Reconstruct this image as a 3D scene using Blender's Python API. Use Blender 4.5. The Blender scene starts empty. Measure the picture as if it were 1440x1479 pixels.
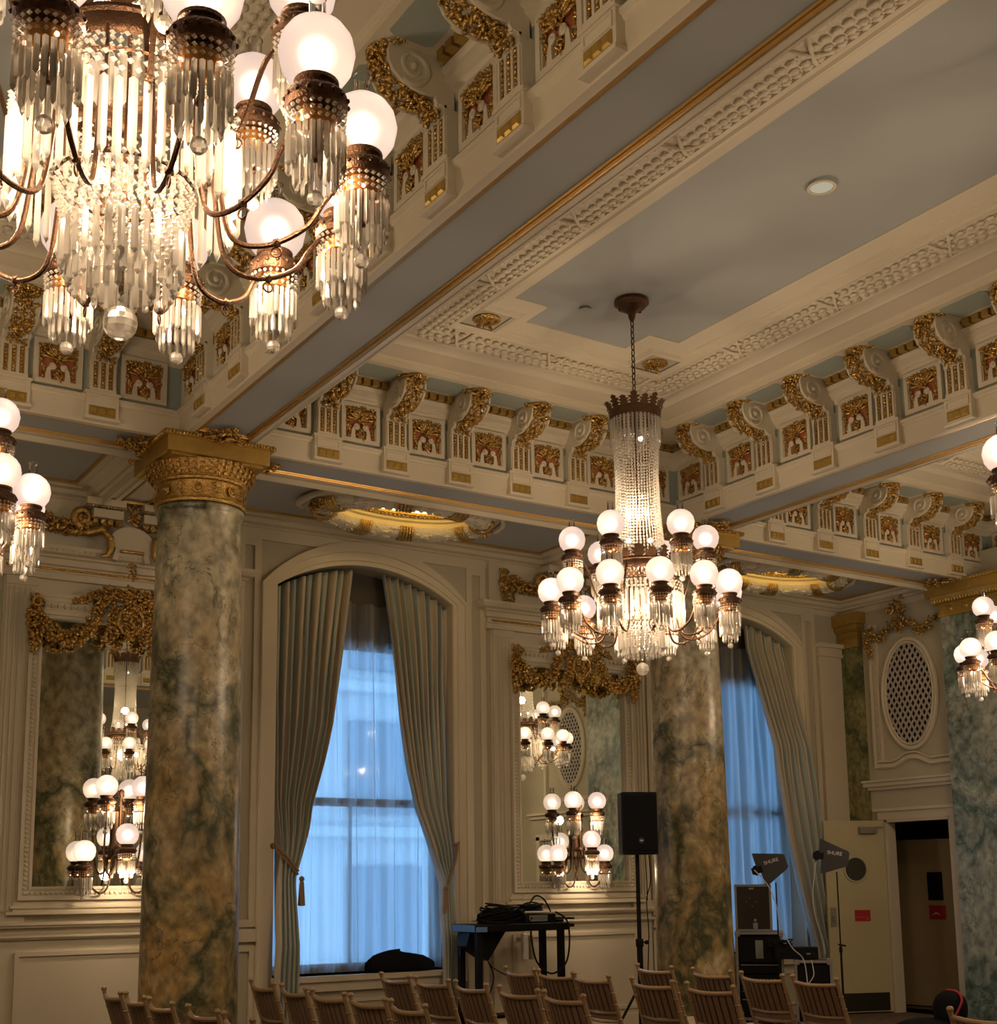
import bpy, math, random
from math import pi, sin, cos, radians
from mathutils import Vector, Matrix

S = bpy.context.scene
COL = S.collection
R0 = random.Random(7)

# ------------------------------------------------------------------ materials
MATS = {}
def newmat(name):
    m = bpy.data.materials.new(name); m.use_nodes = True
    nt = m.node_tree; nt.nodes.clear()
    out = nt.nodes.new('ShaderNodeOutputMaterial')
    MATS[name] = m
    return m, nt, out
def N(nt, t, **k):
    n = nt.nodes.new(t)
    for a, b in k.items(): setattr(n, a, b)
    return n
def L(nt, a, b): nt.links.new(a, b)
def c4(c): return (c[0], c[1], c[2], 1.0)

def plain(name, col, rough=.6, metal=0., spec=.4, noise=0., nscale=8., bump=0., bscale=40., coat=0.):
    m, nt, out = newmat(name)
    p = N(nt, 'ShaderNodeBsdfPrincipled')
    p.inputs['Base Color'].default_value = c4(col)
    p.inputs['Roughness'].default_value = rough
    p.inputs['Metallic'].default_value = metal
    p.inputs['Specular IOR Level'].default_value = spec
    if coat: p.inputs['Coat Weight'].default_value = coat
    tc = N(nt, 'ShaderNodeTexCoord')
    if noise:
        n = N(nt, 'ShaderNodeTexNoise'); n.inputs['Scale'].default_value = nscale; n.inputs['Detail'].default_value = 4
        L(nt, tc.outputs['Object'], n.inputs['Vector'])
        mx = N(nt, 'ShaderNodeMix', data_type='RGBA')
        mx.inputs['A'].default_value = c4([x*(1-noise) for x in col]); mx.inputs['B'].default_value = c4([min(1, x*(1+noise)) for x in col])
        L(nt, n.outputs['Fac'], mx.inputs['Factor']); L(nt, mx.outputs['Result'], p.inputs['Base Color'])
    if bump:
        b = N(nt, 'ShaderNodeTexNoise'); b.inputs['Scale'].default_value = bscale; b.inputs['Detail'].default_value = 3
        L(nt, tc.outputs['Object'], b.inputs['Vector'])
        bp = N(nt, 'ShaderNodeBump'); bp.inputs['Strength'].default_value = bump; bp.inputs['Distance'].default_value = .01
        L(nt, b.outputs['Fac'], bp.inputs['Height']); L(nt, bp.outputs['Normal'], p.inputs['Normal'])
    L(nt, p.outputs[0], out.inputs[0])
    return m

def marble(name, top, low, vein, zmid, zs=1.4, rough=.33, scale=1.0):
    m, nt, out = newmat(name)
    p = N(nt, 'ShaderNodeBsdfPrincipled'); p.inputs['Roughness'].default_value = rough; p.inputs['Specular IOR Level'].default_value = .5
    tc = N(nt, 'ShaderNodeTexCoord')
    mp = N(nt, 'ShaderNodeMapping'); mp.inputs['Scale'].default_value = (scale, scale, scale*.8); mp.inputs['Rotation'].default_value = (.5, .6, .3)
    L(nt, tc.outputs['Object'], mp.inputs['Vector'])
    big = N(nt, 'ShaderNodeTexNoise'); big.inputs['Scale'].default_value = 1.3; big.inputs['Detail'].default_value = 5; big.inputs['Distortion'].default_value = .8
    L(nt, mp.outputs[0], big.inputs['Vector'])
    # body colour: two stones drifting into one another along the drum
    sx = N(nt, 'ShaderNodeSeparateXYZ'); L(nt, tc.outputs['Object'], sx.inputs[0])
    ad = N(nt, 'ShaderNodeMath', operation='MULTIPLY_ADD'); ad.inputs[1].default_value = 1/zs; ad.inputs[2].default_value = -zmid/zs + .5
    L(nt, sx.outputs['Z'], ad.inputs[0])
    a2 = N(nt, 'ShaderNodeMath', operation='MULTIPLY_ADD'); a2.inputs[1].default_value = 1.6; a2.inputs[2].default_value = -.8
    L(nt, big.outputs['Fac'], a2.inputs[0])
    a3 = N(nt, 'ShaderNodeMath', operation='ADD', use_clamp=True); L(nt, ad.outputs[0], a3.inputs[0]); L(nt, a2.outputs[0], a3.inputs[1])
    body = N(nt, 'ShaderNodeMix', data_type='RGBA'); body.inputs['A'].default_value = c4(low); body.inputs['B'].default_value = c4(top)
    L(nt, a3.outputs[0], body.inputs['Factor'])
    # drifting stone: a warped domain carries bands of green, sharp dark veins and pale patches
    wn = N(nt, 'ShaderNodeTexNoise'); wn.inputs['Scale'].default_value = 1.1; wn.inputs['Detail'].default_value = 4; L(nt, mp.outputs[0], wn.inputs['Vector'])
    ws = N(nt, 'ShaderNodeVectorMath', operation='SCALE'); ws.inputs['Scale'].default_value = .9; L(nt, wn.outputs['Color'], ws.inputs[0])
    wa = N(nt, 'ShaderNodeVectorMath', operation='ADD'); L(nt, mp.outputs[0], wa.inputs[0]); L(nt, ws.outputs[0], wa.inputs[1])
    def ridge(scale, det, rough, lo, hi, src=wa):
        n_ = N(nt, 'ShaderNodeTexNoise'); n_.inputs['Scale'].default_value = scale; n_.inputs['Detail'].default_value = det; n_.inputs['Roughness'].default_value = rough; L(nt, src.outputs[0], n_.inputs['Vector'])
        a_ = N(nt, 'ShaderNodeMath', operation='SUBTRACT'); a_.inputs[1].default_value = .5; L(nt, n_.outputs['Fac'], a_.inputs[0])
        b_ = N(nt, 'ShaderNodeMath', operation='ABSOLUTE'); L(nt, a_.outputs[0], b_.inputs[0])
        r_ = N(nt, 'ShaderNodeMapRange'); r_.inputs['From Min'].default_value = lo; r_.inputs['From Max'].default_value = hi; r_.inputs['To Min'].default_value = 1; r_.inputs['To Max'].default_value = 0; L(nt, b_.outputs[0], r_.inputs[0]); return r_
    band = ridge(.62, 9, .62, .012, .060); fine = ridge(.62, 9, .62, .0, .016); crack = ridge(1.5, 11, .6, .0, .007)
    pn = N(nt, 'ShaderNodeTexNoise'); pn.inputs['Scale'].default_value = 2.4; pn.inputs['Detail'].default_value = 8; pn.inputs['Roughness'].default_value = .65; L(nt, wa.outputs[0], pn.inputs['Vector'])
    pr_ = N(nt, 'ShaderNodeMapRange'); pr_.inputs['From Min'].default_value = .50; pr_.inputs['From Max'].default_value = .68; pr_.inputs['To Max'].default_value = .75; L(nt, pn.outputs['Fac'], pr_.inputs[0])
    m0 = N(nt, 'ShaderNodeMix', data_type='RGBA'); L(nt, pr_.outputs[0], m0.inputs['Factor']); L(nt, body.outputs['Result'], m0.inputs['A']); m0.inputs['B'].default_value = c4([min(1, x*1.45) for x in top])
    bm = N(nt, 'ShaderNodeMath', operation='MULTIPLY'); bm.inputs[1].default_value = .80; L(nt, band.outputs[0], bm.inputs[0])
    m1 = N(nt, 'ShaderNodeMix', data_type='RGBA'); L(nt, bm.outputs[0], m1.inputs['Factor']); L(nt, m0.outputs['Result'], m1.inputs['A']); m1.inputs['B'].default_value = c4([vein[0]*3.2, vein[1]*2.3, vein[2]*2.4])
    fm = N(nt, 'ShaderNodeMath', operation='MAXIMUM'); L(nt, fine.outputs[0], fm.inputs[0]); L(nt, crack.outputs[0], fm.inputs[1])
    fk = N(nt, 'ShaderNodeMath', operation='MULTIPLY'); fk.inputs[1].default_value = .78; L(nt, fm.outputs[0], fk.inputs[0])
    m2 = N(nt, 'ShaderNodeMix', data_type='RGBA'); L(nt, fk.outputs[0], m2.inputs['Factor']); L(nt, m1.outputs['Result'], m2.inputs['A']); m2.inputs['B'].default_value = c4(vein)
    # pale grain
    fn = N(nt, 'ShaderNodeTexNoise'); fn.inputs['Scale'].default_value = 14; fn.inputs['Detail'].default_value = 8; L(nt, mp.outputs[0], fn.inputs['Vector'])
    fr = N(nt, 'ShaderNodeMapRange'); fr.inputs['From Min'].default_value = .3; fr.inputs['From Max'].default_value = .7; fr.inputs['To Min'].default_value = .50; fr.inputs['To Max'].default_value = 1.42
    L(nt, fn.outputs['Fac'], fr.inputs[0])
    mm = N(nt, 'ShaderNodeVectorMath', operation='SCALE'); L(nt, m2.outputs['Result'], mm.inputs[0]); L(nt, fr.outputs[0], mm.inputs['Scale'])
    L(nt, mm.outputs[0], p.inputs['Base Color'])
    L(nt, p.outputs[0], out.inputs[0])
    return m

CREAM = plain('cream_paint', (.68, .61, .48), .45, noise=.04, nscale=3)
FIELD = plain('wall_field_paint', (.52, .475, .36), .55, noise=.05, nscale=2)
FASCIA = plain('fascia_paint', (.62, .54, .41), .5, noise=.04, nscale=3)
BLUE = plain('blue_grey_ceiling_paint', (.40, .42, .42), .6, noise=.04, nscale=1.5)
BLUED = plain('blue_green_recess_paint', (.33, .38, .35), .6, noise=.05, nscale=4)
PLASTER = plain('ornament_plaster', (.68, .61, .48), .5, bump=.8, bscale=60)
RED = plain('terracotta_ground', (.50, .15, .07), .6, noise=.1)
GOLD = plain('gilding', (.58, .38, .12), .24, metal=.92, noise=.6, nscale=38, bump=.9, bscale=90)
GOLDF = plain('flat_gilding', (.52, .35, .10), .45, metal=.75, noise=.2, nscale=14, bump=.15, bscale=30)
GOLDL = plain('gilt_line', (.60, .37, .12), .38, metal=.75, noise=.15, nscale=20)
BRASS = plain('antique_brass', (.10, .052, .028), .42, metal=.8, noise=.35, nscale=40, bump=.4, bscale=150)
AMBER = plain('amber_brass_font', (.62, .28, .08), .22, metal=.7)
BLACK = plain('black_paint', (.006, .006, .007), .5, spec=.18)
BLACKR = plain('black_rubber', (.008, .008, .009), .65, spec=.2)
FABRICK = plain('black_cloth', (.010, .010, .013), .9, spec=.1, bump=.6, bscale=25)
ALU = plain('case_aluminium', (.42, .42, .43), .38, metal=.85, noise=.15, nscale=20)
DOORP = plain('door_cream_paint', (.50, .44, .27), .5, noise=.05)
DOORD = plain('inner_door_paint', (.40, .30, .17), .5, noise=.05)
SIGNR = plain('red_sign', (.42, .02, .02), .5)
SIGNW = plain('white_lettering', (.75, .75, .72), .5)
STEEL = plain('brushed_steel', (.35, .33, .30), .4, metal=.8)
CHAIRG = plain('gold_painted_wood', (.31, .205, .115), .38, noise=.15, nscale=20, coat=.2)
CHAIRS = plain('chair_back_panel', (.20, .13, .085), .45, noise=.12, nscale=18)
CUSH = plain('cushion_fabric', (.42, .34, .24), .9)
CARPET = plain('patterned_carpet', (.16, .11, .07), .95, noise=.5, nscale=9, bump=.4, bscale=200)
DARKV = plain('dark_void', (.015, .012, .010), .9)
GRILLE = plain('grille_paint', (.55, .50, .46), .5)
CABLEW = plain('white_cable', (.55, .55, .5), .5)
ROPE = plain('tieback_cord', (.30, .19, .11), .8, bump=.5, bscale=120)
GREYL = plain('label_grey', (.26, .27, .26), .5)
STONE = plain('facade_stone', (.60, .62, .62), .8, noise=.1, nscale=.4)
FWIN = plain('facade_window_glass', (.24, .28, .32), .3)
BLUELIGHT = plain('blue_window_light', (.12, .25, .50), .5)  # bluish window light on the table end, put into colour
COL1 = marble('column_marble', (.42, .38, .27), (.42, .28, .11), (.035, .05, .025), 2.5, 2.4, rough=.3)
PIERM = marble('pier_marble', (.34, .37, .31), (.30, .33, .28), (.04, .085, .075), 2.0, 3.0, scale=.9)
PILM = marble('small_pilaster_marble', (.20, .20, .09), (.26, .20, .08), (.03, .05, .02), 2.6, 2.6, scale=1.3)

def crystal_mat():
    m, nt, out = newmat('cut_crystal')
    tr = N(nt, 'ShaderNodeBsdfTransparent'); tr.inputs[0].default_value = (.998, .995, .99, 1)
    gl = N(nt, 'ShaderNodeBsdfGlossy'); gl.inputs['Roughness'].default_value = .12; gl.inputs[0].default_value = (1, .97, .93, 1)
    tl = N(nt, 'ShaderNodeBsdfTranslucent'); tl.inputs[0].default_value = (1, .93, .82, 1)
    fr = N(nt, 'ShaderNodeFresnel'); fr.inputs[0].default_value = 1.55
    mr = N(nt, 'ShaderNodeMath', operation='MULTIPLY_ADD', use_clamp=True); mr.inputs[1].default_value = 1.1; mr.inputs[2].default_value = .07
    L(nt, fr.outputs[0], mr.inputs[0])
    df = N(nt, 'ShaderNodeBsdfDiffuse'); df.inputs[0].default_value = (1, .94, .86, 1)
    td = N(nt, 'ShaderNodeMixShader'); td.inputs[0].default_value = .45; L(nt, tl.outputs[0], td.inputs[1]); L(nt, df.outputs[0], td.inputs[2])
    a = N(nt, 'ShaderNodeMixShader'); a.inputs[0].default_value = .56
    L(nt, tr.outputs[0], a.inputs[1]); L(nt, td.outputs[0], a.inputs[2])
    b = N(nt, 'ShaderNodeMixShader'); L(nt, mr.outputs[0], b.inputs[0]); L(nt, a.outputs[0], b.inputs[1]); L(nt, gl.outputs[0], b.inputs[2])
    L(nt, b.outputs[0], out.inputs[0]); return m
CRYS = crystal_mat()

def glass_mat():
    m, nt, out = newmat('clear_thin_glass')
    tr = N(nt, 'ShaderNodeBsdfTransparent'); tr.inputs[0].default_value = (.93, .93, .92, 1)
    gl = N(nt, 'ShaderNodeBsdfGlossy'); gl.inputs['Roughness'].default_value = .06
    lw0 = N(nt, 'ShaderNodeFresnel'); lw0.inputs[0].default_value = 1.6; lw = N(nt, 'ShaderNodeMath', operation='MULTIPLY_ADD', use_clamp=True); lw.inputs[1].default_value = 1.3; lw.inputs[2].default_value = .04; L(nt, lw0.outputs[0], lw.inputs[0])
    b = N(nt, 'ShaderNodeMixShader'); L(nt, lw.outputs[0], b.inputs[0]); L(nt, tr.outputs[0], b.inputs[1]); L(nt, gl.outputs[0], b.inputs[2])
    L(nt, b.outputs[0], out.inputs[0]); return m
GLASS = glass_mat()

def emis(name, col, s):
    m, nt, out = newmat(name); e = N(nt, 'ShaderNodeEmission'); e.inputs[0].default_value = c4(col); e.inputs[1].default_value = s
    L(nt, e.outputs[0], out.inputs[0]); return m
BULB = emis('lamp_filament_glow', (1, .86, .66), 6.0)
BULBG = emis('globe_filament_glow', (1, .86, .70), 2.3)
GLINT = emis('amber_glint_glow', (1, .50, .25), 7.0)  # emission for painted glints, no lamp of its own
COVE = emis('cove_tube_glow', (1, .78, .35), 9.0)
def globe_mat():
    m, nt, out = newmat('frosted_globe_glass')
    rf = N(nt, 'ShaderNodeBsdfRefraction'); rf.inputs['Roughness'].default_value = .62; rf.inputs['IOR'].default_value = 1.35; rf.inputs[0].default_value = (1, .94, .88, 1)
    e = N(nt, 'ShaderNodeEmission'); e.inputs[0].default_value = (1, .76, .65, 1); e.inputs[1].default_value = .37
    a = N(nt, 'ShaderNodeAddShader'); L(nt, rf.outputs[0], a.inputs[0]); L(nt, e.outputs[0], a.inputs[1])
    L(nt, a.outputs[0], out.inputs[0]); return m
GLOBE = globe_mat()

def mirror_mat():
    m, nt, out = newmat('mirror_silvering')
    g = N(nt, 'ShaderNodeBsdfGlossy'); g.inputs['Roughness'].default_value = .003; g.inputs[0].default_value = (.80, .82, .74, 1)
    L(nt, g.outputs[0], out.inputs[0]); return m
MIRR = mirror_mat()

def sheer_mat():
    m, nt, out = newmat('sheer_voile')
    tr = N(nt, 'ShaderNodeBsdfTransparent')
    tl = N(nt, 'ShaderNodeBsdfTranslucent'); tl.inputs[0].default_value = (.80, .84, .88, 1)
    df = N(nt, 'ShaderNodeBsdfDiffuse'); df.inputs[0].default_value = (.7, .7, .7, 1)
    a = N(nt, 'ShaderNodeMixShader'); a.inputs[0].default_value = .15; L(nt, tl.outputs[0], a.inputs[1]); L(nt, df.outputs[0], a.inputs[2])
    b = N(nt, 'ShaderNodeMixShader'); b.inputs[0].default_value = .74; L(nt, tr.outputs[0], b.inputs[1]); L(nt, a.outputs[0], b.inputs[2])
    L(nt, b.outputs[0], out.inputs[0]); return m
SHEER = sheer_mat()

def curtain_mat():
    m, nt, out = newmat('striped_silk_curtain')
    p = N(nt, 'ShaderNodeBsdfPrincipled'); p.inputs['Roughness'].default_value = .55; p.inputs['Sheen Weight'].default_value = .3
    uv = N(nt, 'ShaderNodeUVMap'); uv.uv_map = 'UVMap'
    sx = N(nt, 'ShaderNodeSeparateXYZ'); L(nt, uv.outputs[0], sx.inputs[0])
    mu = N(nt, 'ShaderNodeMath', operation='MULTIPLY'); mu.inputs[1].default_value = 3.2; L(nt, sx.outputs[0], mu.inputs[0])
    fc = N(nt, 'ShaderNodeMath', operation='FRACT'); L(nt, mu.outputs[0], fc.inputs[0])
    cr = N(nt, 'ShaderNodeValToRGB'); e = cr.color_ramp.elements
    e[0].position = 0; e[0].color = (.54, .48, .38, 1); e[1].position = .36; e[1].color = (.54, .48, .38, 1)
    for q, c in ((.42, (.36, .42, .40, 1)), (.80, (.36, .42, .40, 1)), (.86, (.54, .48, .38, 1))):
        z = cr.color_ramp.elements.new(q); z.color = c
    L(nt, fc.outputs[0], cr.inputs[0]); L(nt, cr.outputs[0], p.inputs['Base Color']); L(nt, p.outputs[0], out.inputs[0]); return m
CURT = curtain_mat()

# ------------------------------------------------------------------ mesh kit
PHI = (1+5**.5)/2
ICO_V = [Vector(v).normalized() for v in [(-1,PHI,0),(1,PHI,0),(-1,-PHI,0),(1,-PHI,0),(0,-1,PHI),(0,1,PHI),(0,-1,-PHI),(0,1,-PHI),(PHI,0,-1),(PHI,0,1),(-PHI,0,-1),(-PHI,0,1)]]
ICO_F = [(0,11,5),(0,5,1),(0,1,7),(0,7,10),(0,10,11),(1,5,9),(5,11,4),(11,10,2),(10,7,6),(7,1,8),(3,9,4),(3,4,2),(3,2,6),(3,6,8),(3,8,9),(4,9,5),(2,4,11),(6,2,10),(8,6,7),(9,8,1)]
class MB:
    def __init__(s): s.v = []; s.f = []; s.uv = None
    def add(s, vs, fs, T=None):
        o = len(s.v)
        for v in vs:
            v = Vector(v)
            s.v.append(tuple(T @ v) if T is not None else tuple(v))
        s.f += [tuple(i+o for i in f) for f in fs]
        return s
    def box(s, x0, x1, y0, y1, z0, z1, T=None):
        vs = [(x0,y0,z0),(x1,y0,z0),(x1,y1,z0),(x0,y1,z0),(x0,y0,z1),(x1,y0,z1),(x1,y1,z1),(x0,y1,z1)]
        return s.add(vs, [(0,3,2,1),(4,5,6,7),(0,1,5,4),(1,2,6,5),(2,3,7,6),(3,0,4,7)], T)
    def bbox(s, x0, x1, y0, y1, z0, z1, b=.004, T=None):     # box with chamfered edges
        vs = []
        for z, i in ((z0, b), (z0+b, 0), (z1-b, 0), (z1, b)):
            j = i
            ring = [(x0+b+ (i if i else 0)*0, y0+j, z), (x1-b, y0+j, z), (x1-j, y0+b, z), (x1-j, y1-b, z), (x1-b, y1-j, z), (x0+b, y1-j, z), (x0+j, y1-b, z), (x0+j, y0+b, z)]
            vs += ring
        fs = [tuple(range(7,-1,-1)), tuple(range(24, 32))]
        for k in range(3):
            for i in range(8): a = k*8+i; c = k*8+(i+1) % 8; fs.append((a, c, c+8, a+8))
        return s.add(vs, fs, T)
    def lathe(s, prof, n=24, c=(0,0,0), T=None, cap=True, sy=1.0):
        vs = []; fs = []
        for r, z in prof:
            for i in range(n):
                a = 2*pi*i/n; vs.append((c[0]+r*cos(a), c[1]+r*sy*sin(a), c[2]+z))
        m = len(prof)
        for k in range(m-1):
            for i in range(n):
                j = (i+1) % n; fs.append((k*n+i, k*n+j, (k+1)*n+j, (k+1)*n+i))
        if cap:
            if prof[0][0] > 1e-5: fs.append(tuple(range(n-1, -1, -1)))
            if prof[-1][0] > 1e-5: fs.append(tuple(range((m-1)*n, m*n)))
        return s.add(vs, fs, T)
    def tube(s, pts, r, n=8, closed=False, T=None):
        P = [Vector(p) for p in pts]; m = len(P); vs = []; fs = []
        rs = r if isinstance(r, (list, tuple)) else [r]*m
        up = None
        for i in range(m):
            a = P[i-1] if (i > 0 or closed) else P[i]; b = P[(i+1) % m] if (i < m-1 or closed) else P[i]
            t = (b-a).normalized() if (b-a).length > 1e-9 else Vector((0, 0, 1))
            if up is None:
                up = Vector((0, 0, 1)) if abs(t.z) < .9 else Vector((1, 0, 0))
            u = (up - t*up.dot(t))
            u = u.normalized() if u.length > 1e-6 else t.orthogonal().normalized()
            w = t.cross(u); up = u
            for k in range(n):
                q = 2*pi*k/n; vs.append(P[i] + (u*cos(q)+w*sin(q))*rs[i])
        seg = m if closed else m-1
        for i in range(seg):
            j = (i+1) % m
            for k in range(n):
                l = (k+1) % n; fs.append((i*n+k, i*n+l, j*n+l, j*n+k))
        if not closed: fs += [tuple(range(n-1, -1, -1)), tuple(range((m-1)*n, m*n))]
        return s.add(vs, fs, T)
    def ball(s, c, r, n=16, m=10, sc=(1,1,1), T=None):
        vs = [(c[0], c[1], c[2]-r*sc[2])]; fs = []
        for k in range(1, m):
            p = -pi/2+pi*k/m
            for i in range(n): a = 2*pi*i/n; vs.append((c[0]+r*sc[0]*cos(p)*cos(a), c[1]+r*sc[1]*cos(p)*sin(a), c[2]+r*sc[2]*sin(p)))
        vs.append((c[0], c[1], c[2]+r*sc[2])); e = len(vs)-1
        for i in range(n):
            j = (i+1) % n
            fs.append((0, 1+j, 1+i)); fs.append((e, 1+(m-2)*n+i, 1+(m-2)*n+j))
            for k in range(m-2): fs.append((1+k*n+i, 1+k*n+j, 1+(k+1)*n+j, 1+(k+1)*n+i))
        return s.add(vs, fs, T)
    def ico(s, c, rx, ry=None, rz=None, rot=None):
        ry = rx if ry is None else ry; rz = rx if rz is None else rz
        c = Vector(c); vs = []
        for v in ICO_V:
            q = Vector((v.x*rx, v.y*ry, v.z*rz))
            if rot is not None: q = rot @ q
            vs.append(c+q)
        return s.add(vs, ICO_F)
    def octa(s, c, r, h=None):
        h = r if h is None else h; x, y, z = c
        return s.add([(x+r,y,z),(x,y+r,z),(x-r,y,z),(x,y-r,z),(x,y,z+h),(x,y,z-h)], [(0,1,4),(1,2,4),(2,3,4),(3,0,4),(1,0,5),(2,1,5),(3,2,5),(0,3,5)])
    def drop(s, c, r, h, n=5, a0=0.):                        # hanging prism, top at c, pointed foot
        x, y, z = c; vs = [(x, y, z)]; fs = []
        for dz, q in ((-.05*h, 1), (-.90*h, 1)):
            for i in range(n): a = a0+2*pi*i/n; vs.append((x+r*q*cos(a), y+r*q*sin(a), z+dz))
        vs.append((x, y, z-h)); e = len(vs)-1
        for i in range(n):
            j = (i+1) % n; fs += [(0, 1+i, 1+j), (1+i, 1+n+i, 1+n+j, 1+j), (e, 1+n+j, 1+n+i)]
        return s.add(vs, fs)
    def ext(s, poly, h0, h1, plane='xz', T=None):             # extrude a 2-D outline along the third axis
        n = len(poly); vs = []
        for h in (h0, h1):
            for a, b in poly:
                vs.append((a, h, b) if plane == 'xz' else ((h, a, b) if plane == 'yz' else (a, b, h)))
        fs = [tuple(range(n)), tuple(range(2*n-1, n-1, -1))]
        for i in range(n): j = (i+1) % n; fs.append((i, i+n, j+n, j))
        return s.add(vs, fs, T)
    def sweep(s, prof, path, closed=False):                  # prof (p,z): p to the LEFT of travel, mitred corners
        P = [Vector((a, b)) for a, b in path]; m = len(P); k = len(prof); vs = []; fs = []
        for i in range(m):
            d0 = (P[i]-P[i-1]).normalized() if (i > 0 or closed) else None
            d1 = (P[(i+1) % m]-P[i]).normalized() if (i < m-1 or closed) else None
            if d0 is None: d0 = d1
            if d1 is None: d1 = d0
            n0 = Vector((-d0.y, d0.x)); n1 = Vector((-d1.y, d1.x)); b = n0+n1; b = b/ max(1e-6, b.dot(n0))
            for p, z in prof: q = P[i]+b*p; vs.append((q.x, q.y, z))
        for i in range(m if closed else m-1):
            j = (i+1) % m
            for a in range(k-1): fs.append((i*k+a, j*k+a, j*k+a+1, i*k+a+1))
        return s.add(vs, fs)
    def frame(s, x0, x1, z0, z1, y, w, d):                   # rectangular moulding frame standing on plane y, rising to y-d
        for a, b, e, g in ((x0, x1, z0, z0+w), (x0, x1, z1-w, z1), (x0, x0+w, z0+w, z1-w), (x1-w, x1, z0+w, z1-w)):
            s.box(a, b, y-d, y, e, g)
        return s
def leafmass(m, pts, n, size, spread, seed, flat=(1, 1, 1), rnd=False):
    """carved foliage: overlapping leaf lobes, curls and berries scattered along a path"""
    r = random.Random(seed); P = [Vector(p) for p in pts]
    for i in range(n):
        t = (i+.5)/n*(len(P)-1); k = min(int(t), len(P)-2); q = P[k].lerp(P[k+1], t-k); d = (P[k+1]-P[k]).normalized()
        sp = spread if not isinstance(spread, (list, tuple)) else spread[k]+(spread[min(k+1, len(spread)-1)]-spread[k])*(t-k)
        o = Vector((r.uniform(-1, 1)*flat[0], r.uniform(-1, 1)*flat[1], r.uniform(-1, 1)*flat[2]))*sp
        e = Vector((r.uniform(-1, 1), r.uniform(-1, 1), r.uniform(-1, 1)))
        axis = (d*.6+e).normalized(); rot = axis.to_track_quat('X', 'Z').to_matrix()
        z = size*r.uniform(.6, 1.25)
        if rnd: m.ico(q+o, z*1.05, z*.55, z*.75, rot)
        elif r.random() < .3: m.ico(q+o, z*.55)
        else: m.ico(q+o, z*1.5, z*.42, z*.6, rot)
def spiral(c, r0, r1, a0, turns, n=26, plane='xz', y=0.):
    out = []
    for i in range(n+1):
        t = i/n; a = a0+turns*2*pi*t; r = r0+(r1-r0)*t
        out.append((c[0]+r*cos(a), y, c[1]+r*sin(a)) if plane == 'xz' else (y, c[0]+r*cos(a), c[1]+r*sin(a)))
    return out

MESH_SMOOTH = True
def obj(name, mb, mat, parent=None, smooth=False, angle=35, **props):
    me = bpy.data.meshes.new(name); me.from_pydata([tuple(v) for v in mb.v], [], mb.f); me.validate(); me.update()
    if mat is not None: me.materials.append(mat)
    if smooth:
        me.polygons.foreach_set('use_smooth', [True]*len(me.polygons))
        if angle < 180: me.set_sharp_from_angle(angle=radians(angle))
    o = bpy.data.objects.new(name, me); COL.objects.link(o)
    if parent is not None: o.parent = parent
    for k, v in props.items(): o[k] = v
    return o
def thing(name, label, cat, loc=(0,0,0), rz=0., group=None):
    o = bpy.data.objects.new(name, None); COL.objects.link(o); o.empty_display_size = .1
    o.location = loc; o.rotation_euler = (0, 0, rz); o['label'] = label; o['category'] = cat
    if group: o['group'] = group
    return o
def tag(o, label, cat, group=None):
    o['label'] = label; o['category'] = cat
    if group: o['group'] = group
    return o
def struct(name, mb, mat, smooth=False, label=None):
    o = obj(name, mb, mat, None, smooth, kind='structure')
    if label: o['label'] = label
    return o
def dup(o, parent=None, loc=None, rz=None, label=None, group=None):
    c = o.copy(); COL.objects.link(c)
    if parent is not None: c.parent = parent
    if loc is not None: c.location = loc
    if rz is not None: c.rotation_euler = (0, 0, rz)
    if label: c['label'] = label
    if group: c['group'] = group
    for ch in list(o.children): dup(ch, c)
    return c

# ------------------------------------------------------------------ plan
ZS = 4.85                       # underside of the beams
YW = 11.10                      # window wall
XE = 12.45                      # end wall of the aisle
X1, X2, YC = 3.355, 8.21, 9.26  # column centres
B1 = (3.09, 3.62); B2 = (7.945, 8.475); BN = (9.02, 9.50); BS = (.65, 1.13)
C1 = (-1.22, 3.09, 1.13, 9.02); C2 = (3.62, 7.945, 1.13, 9.02); C3 = (8.475, 12.63, 1.13, 9.02)

# floor and outer shell -------------------------------------------------------
fl = MB(); fl.box(-2.2, 13.0, -2.6, 12.0, -.12, 0); struct('floor', fl, CARPET, label='dark patterned carpet floor')
w = MB(); w.box(-2.3, 13.1, -2.75, -2.6, 0, 5.9); struct('wall_back', w, FIELD)
w = MB(); w.box(-2.35, -2.2, -2.7, 11.6, 0, 5.9); struct('wall_left', w, FIELD)
w = MB(); w.box(-2.2, 12.95, -2.6, 9.52, 5.76, 5.95); struct('ceiling', w, BLUE, label='flat blue-grey ceiling of the coffers')
w = MB(); w.box(-2.2, 12.95, -2.6, .66, 4.985, 5.2)
DOMES = [(5.69, 10.24), (10.55, 10.24)]
def holed(m, x0, x1, y0, y1, cx, cy, rx, ry, z):
    import math as _m
    an = [2*pi*i/64 for i in range(64)]+[_m.atan2(b-cy, a-cx) % (2*pi) for a in (x0, x1) for b in (y0, y1)]
    an = sorted(set(round(a, 6) for a in an)); inn = []; out = []
    for a in an:
        c_, s_ = cos(a), sin(a); inn.append((cx+rx*c_, cy+ry*s_, z))
        k = min([((x1-cx) if c_ > 0 else (x0-cx))/c_ if abs(c_) > 1e-9 else 1e9, ((y1-cy) if s_ > 0 else (y0-cy))/s_ if abs(s_) > 1e-9 else 1e9])
        out.append((cx+c_*k, cy+s_*k, z))
    n = len(an); m.add(inn+out, [(i, n+i, n+(i+1) % n, (i+1) % n) for i in range(n)])
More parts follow.
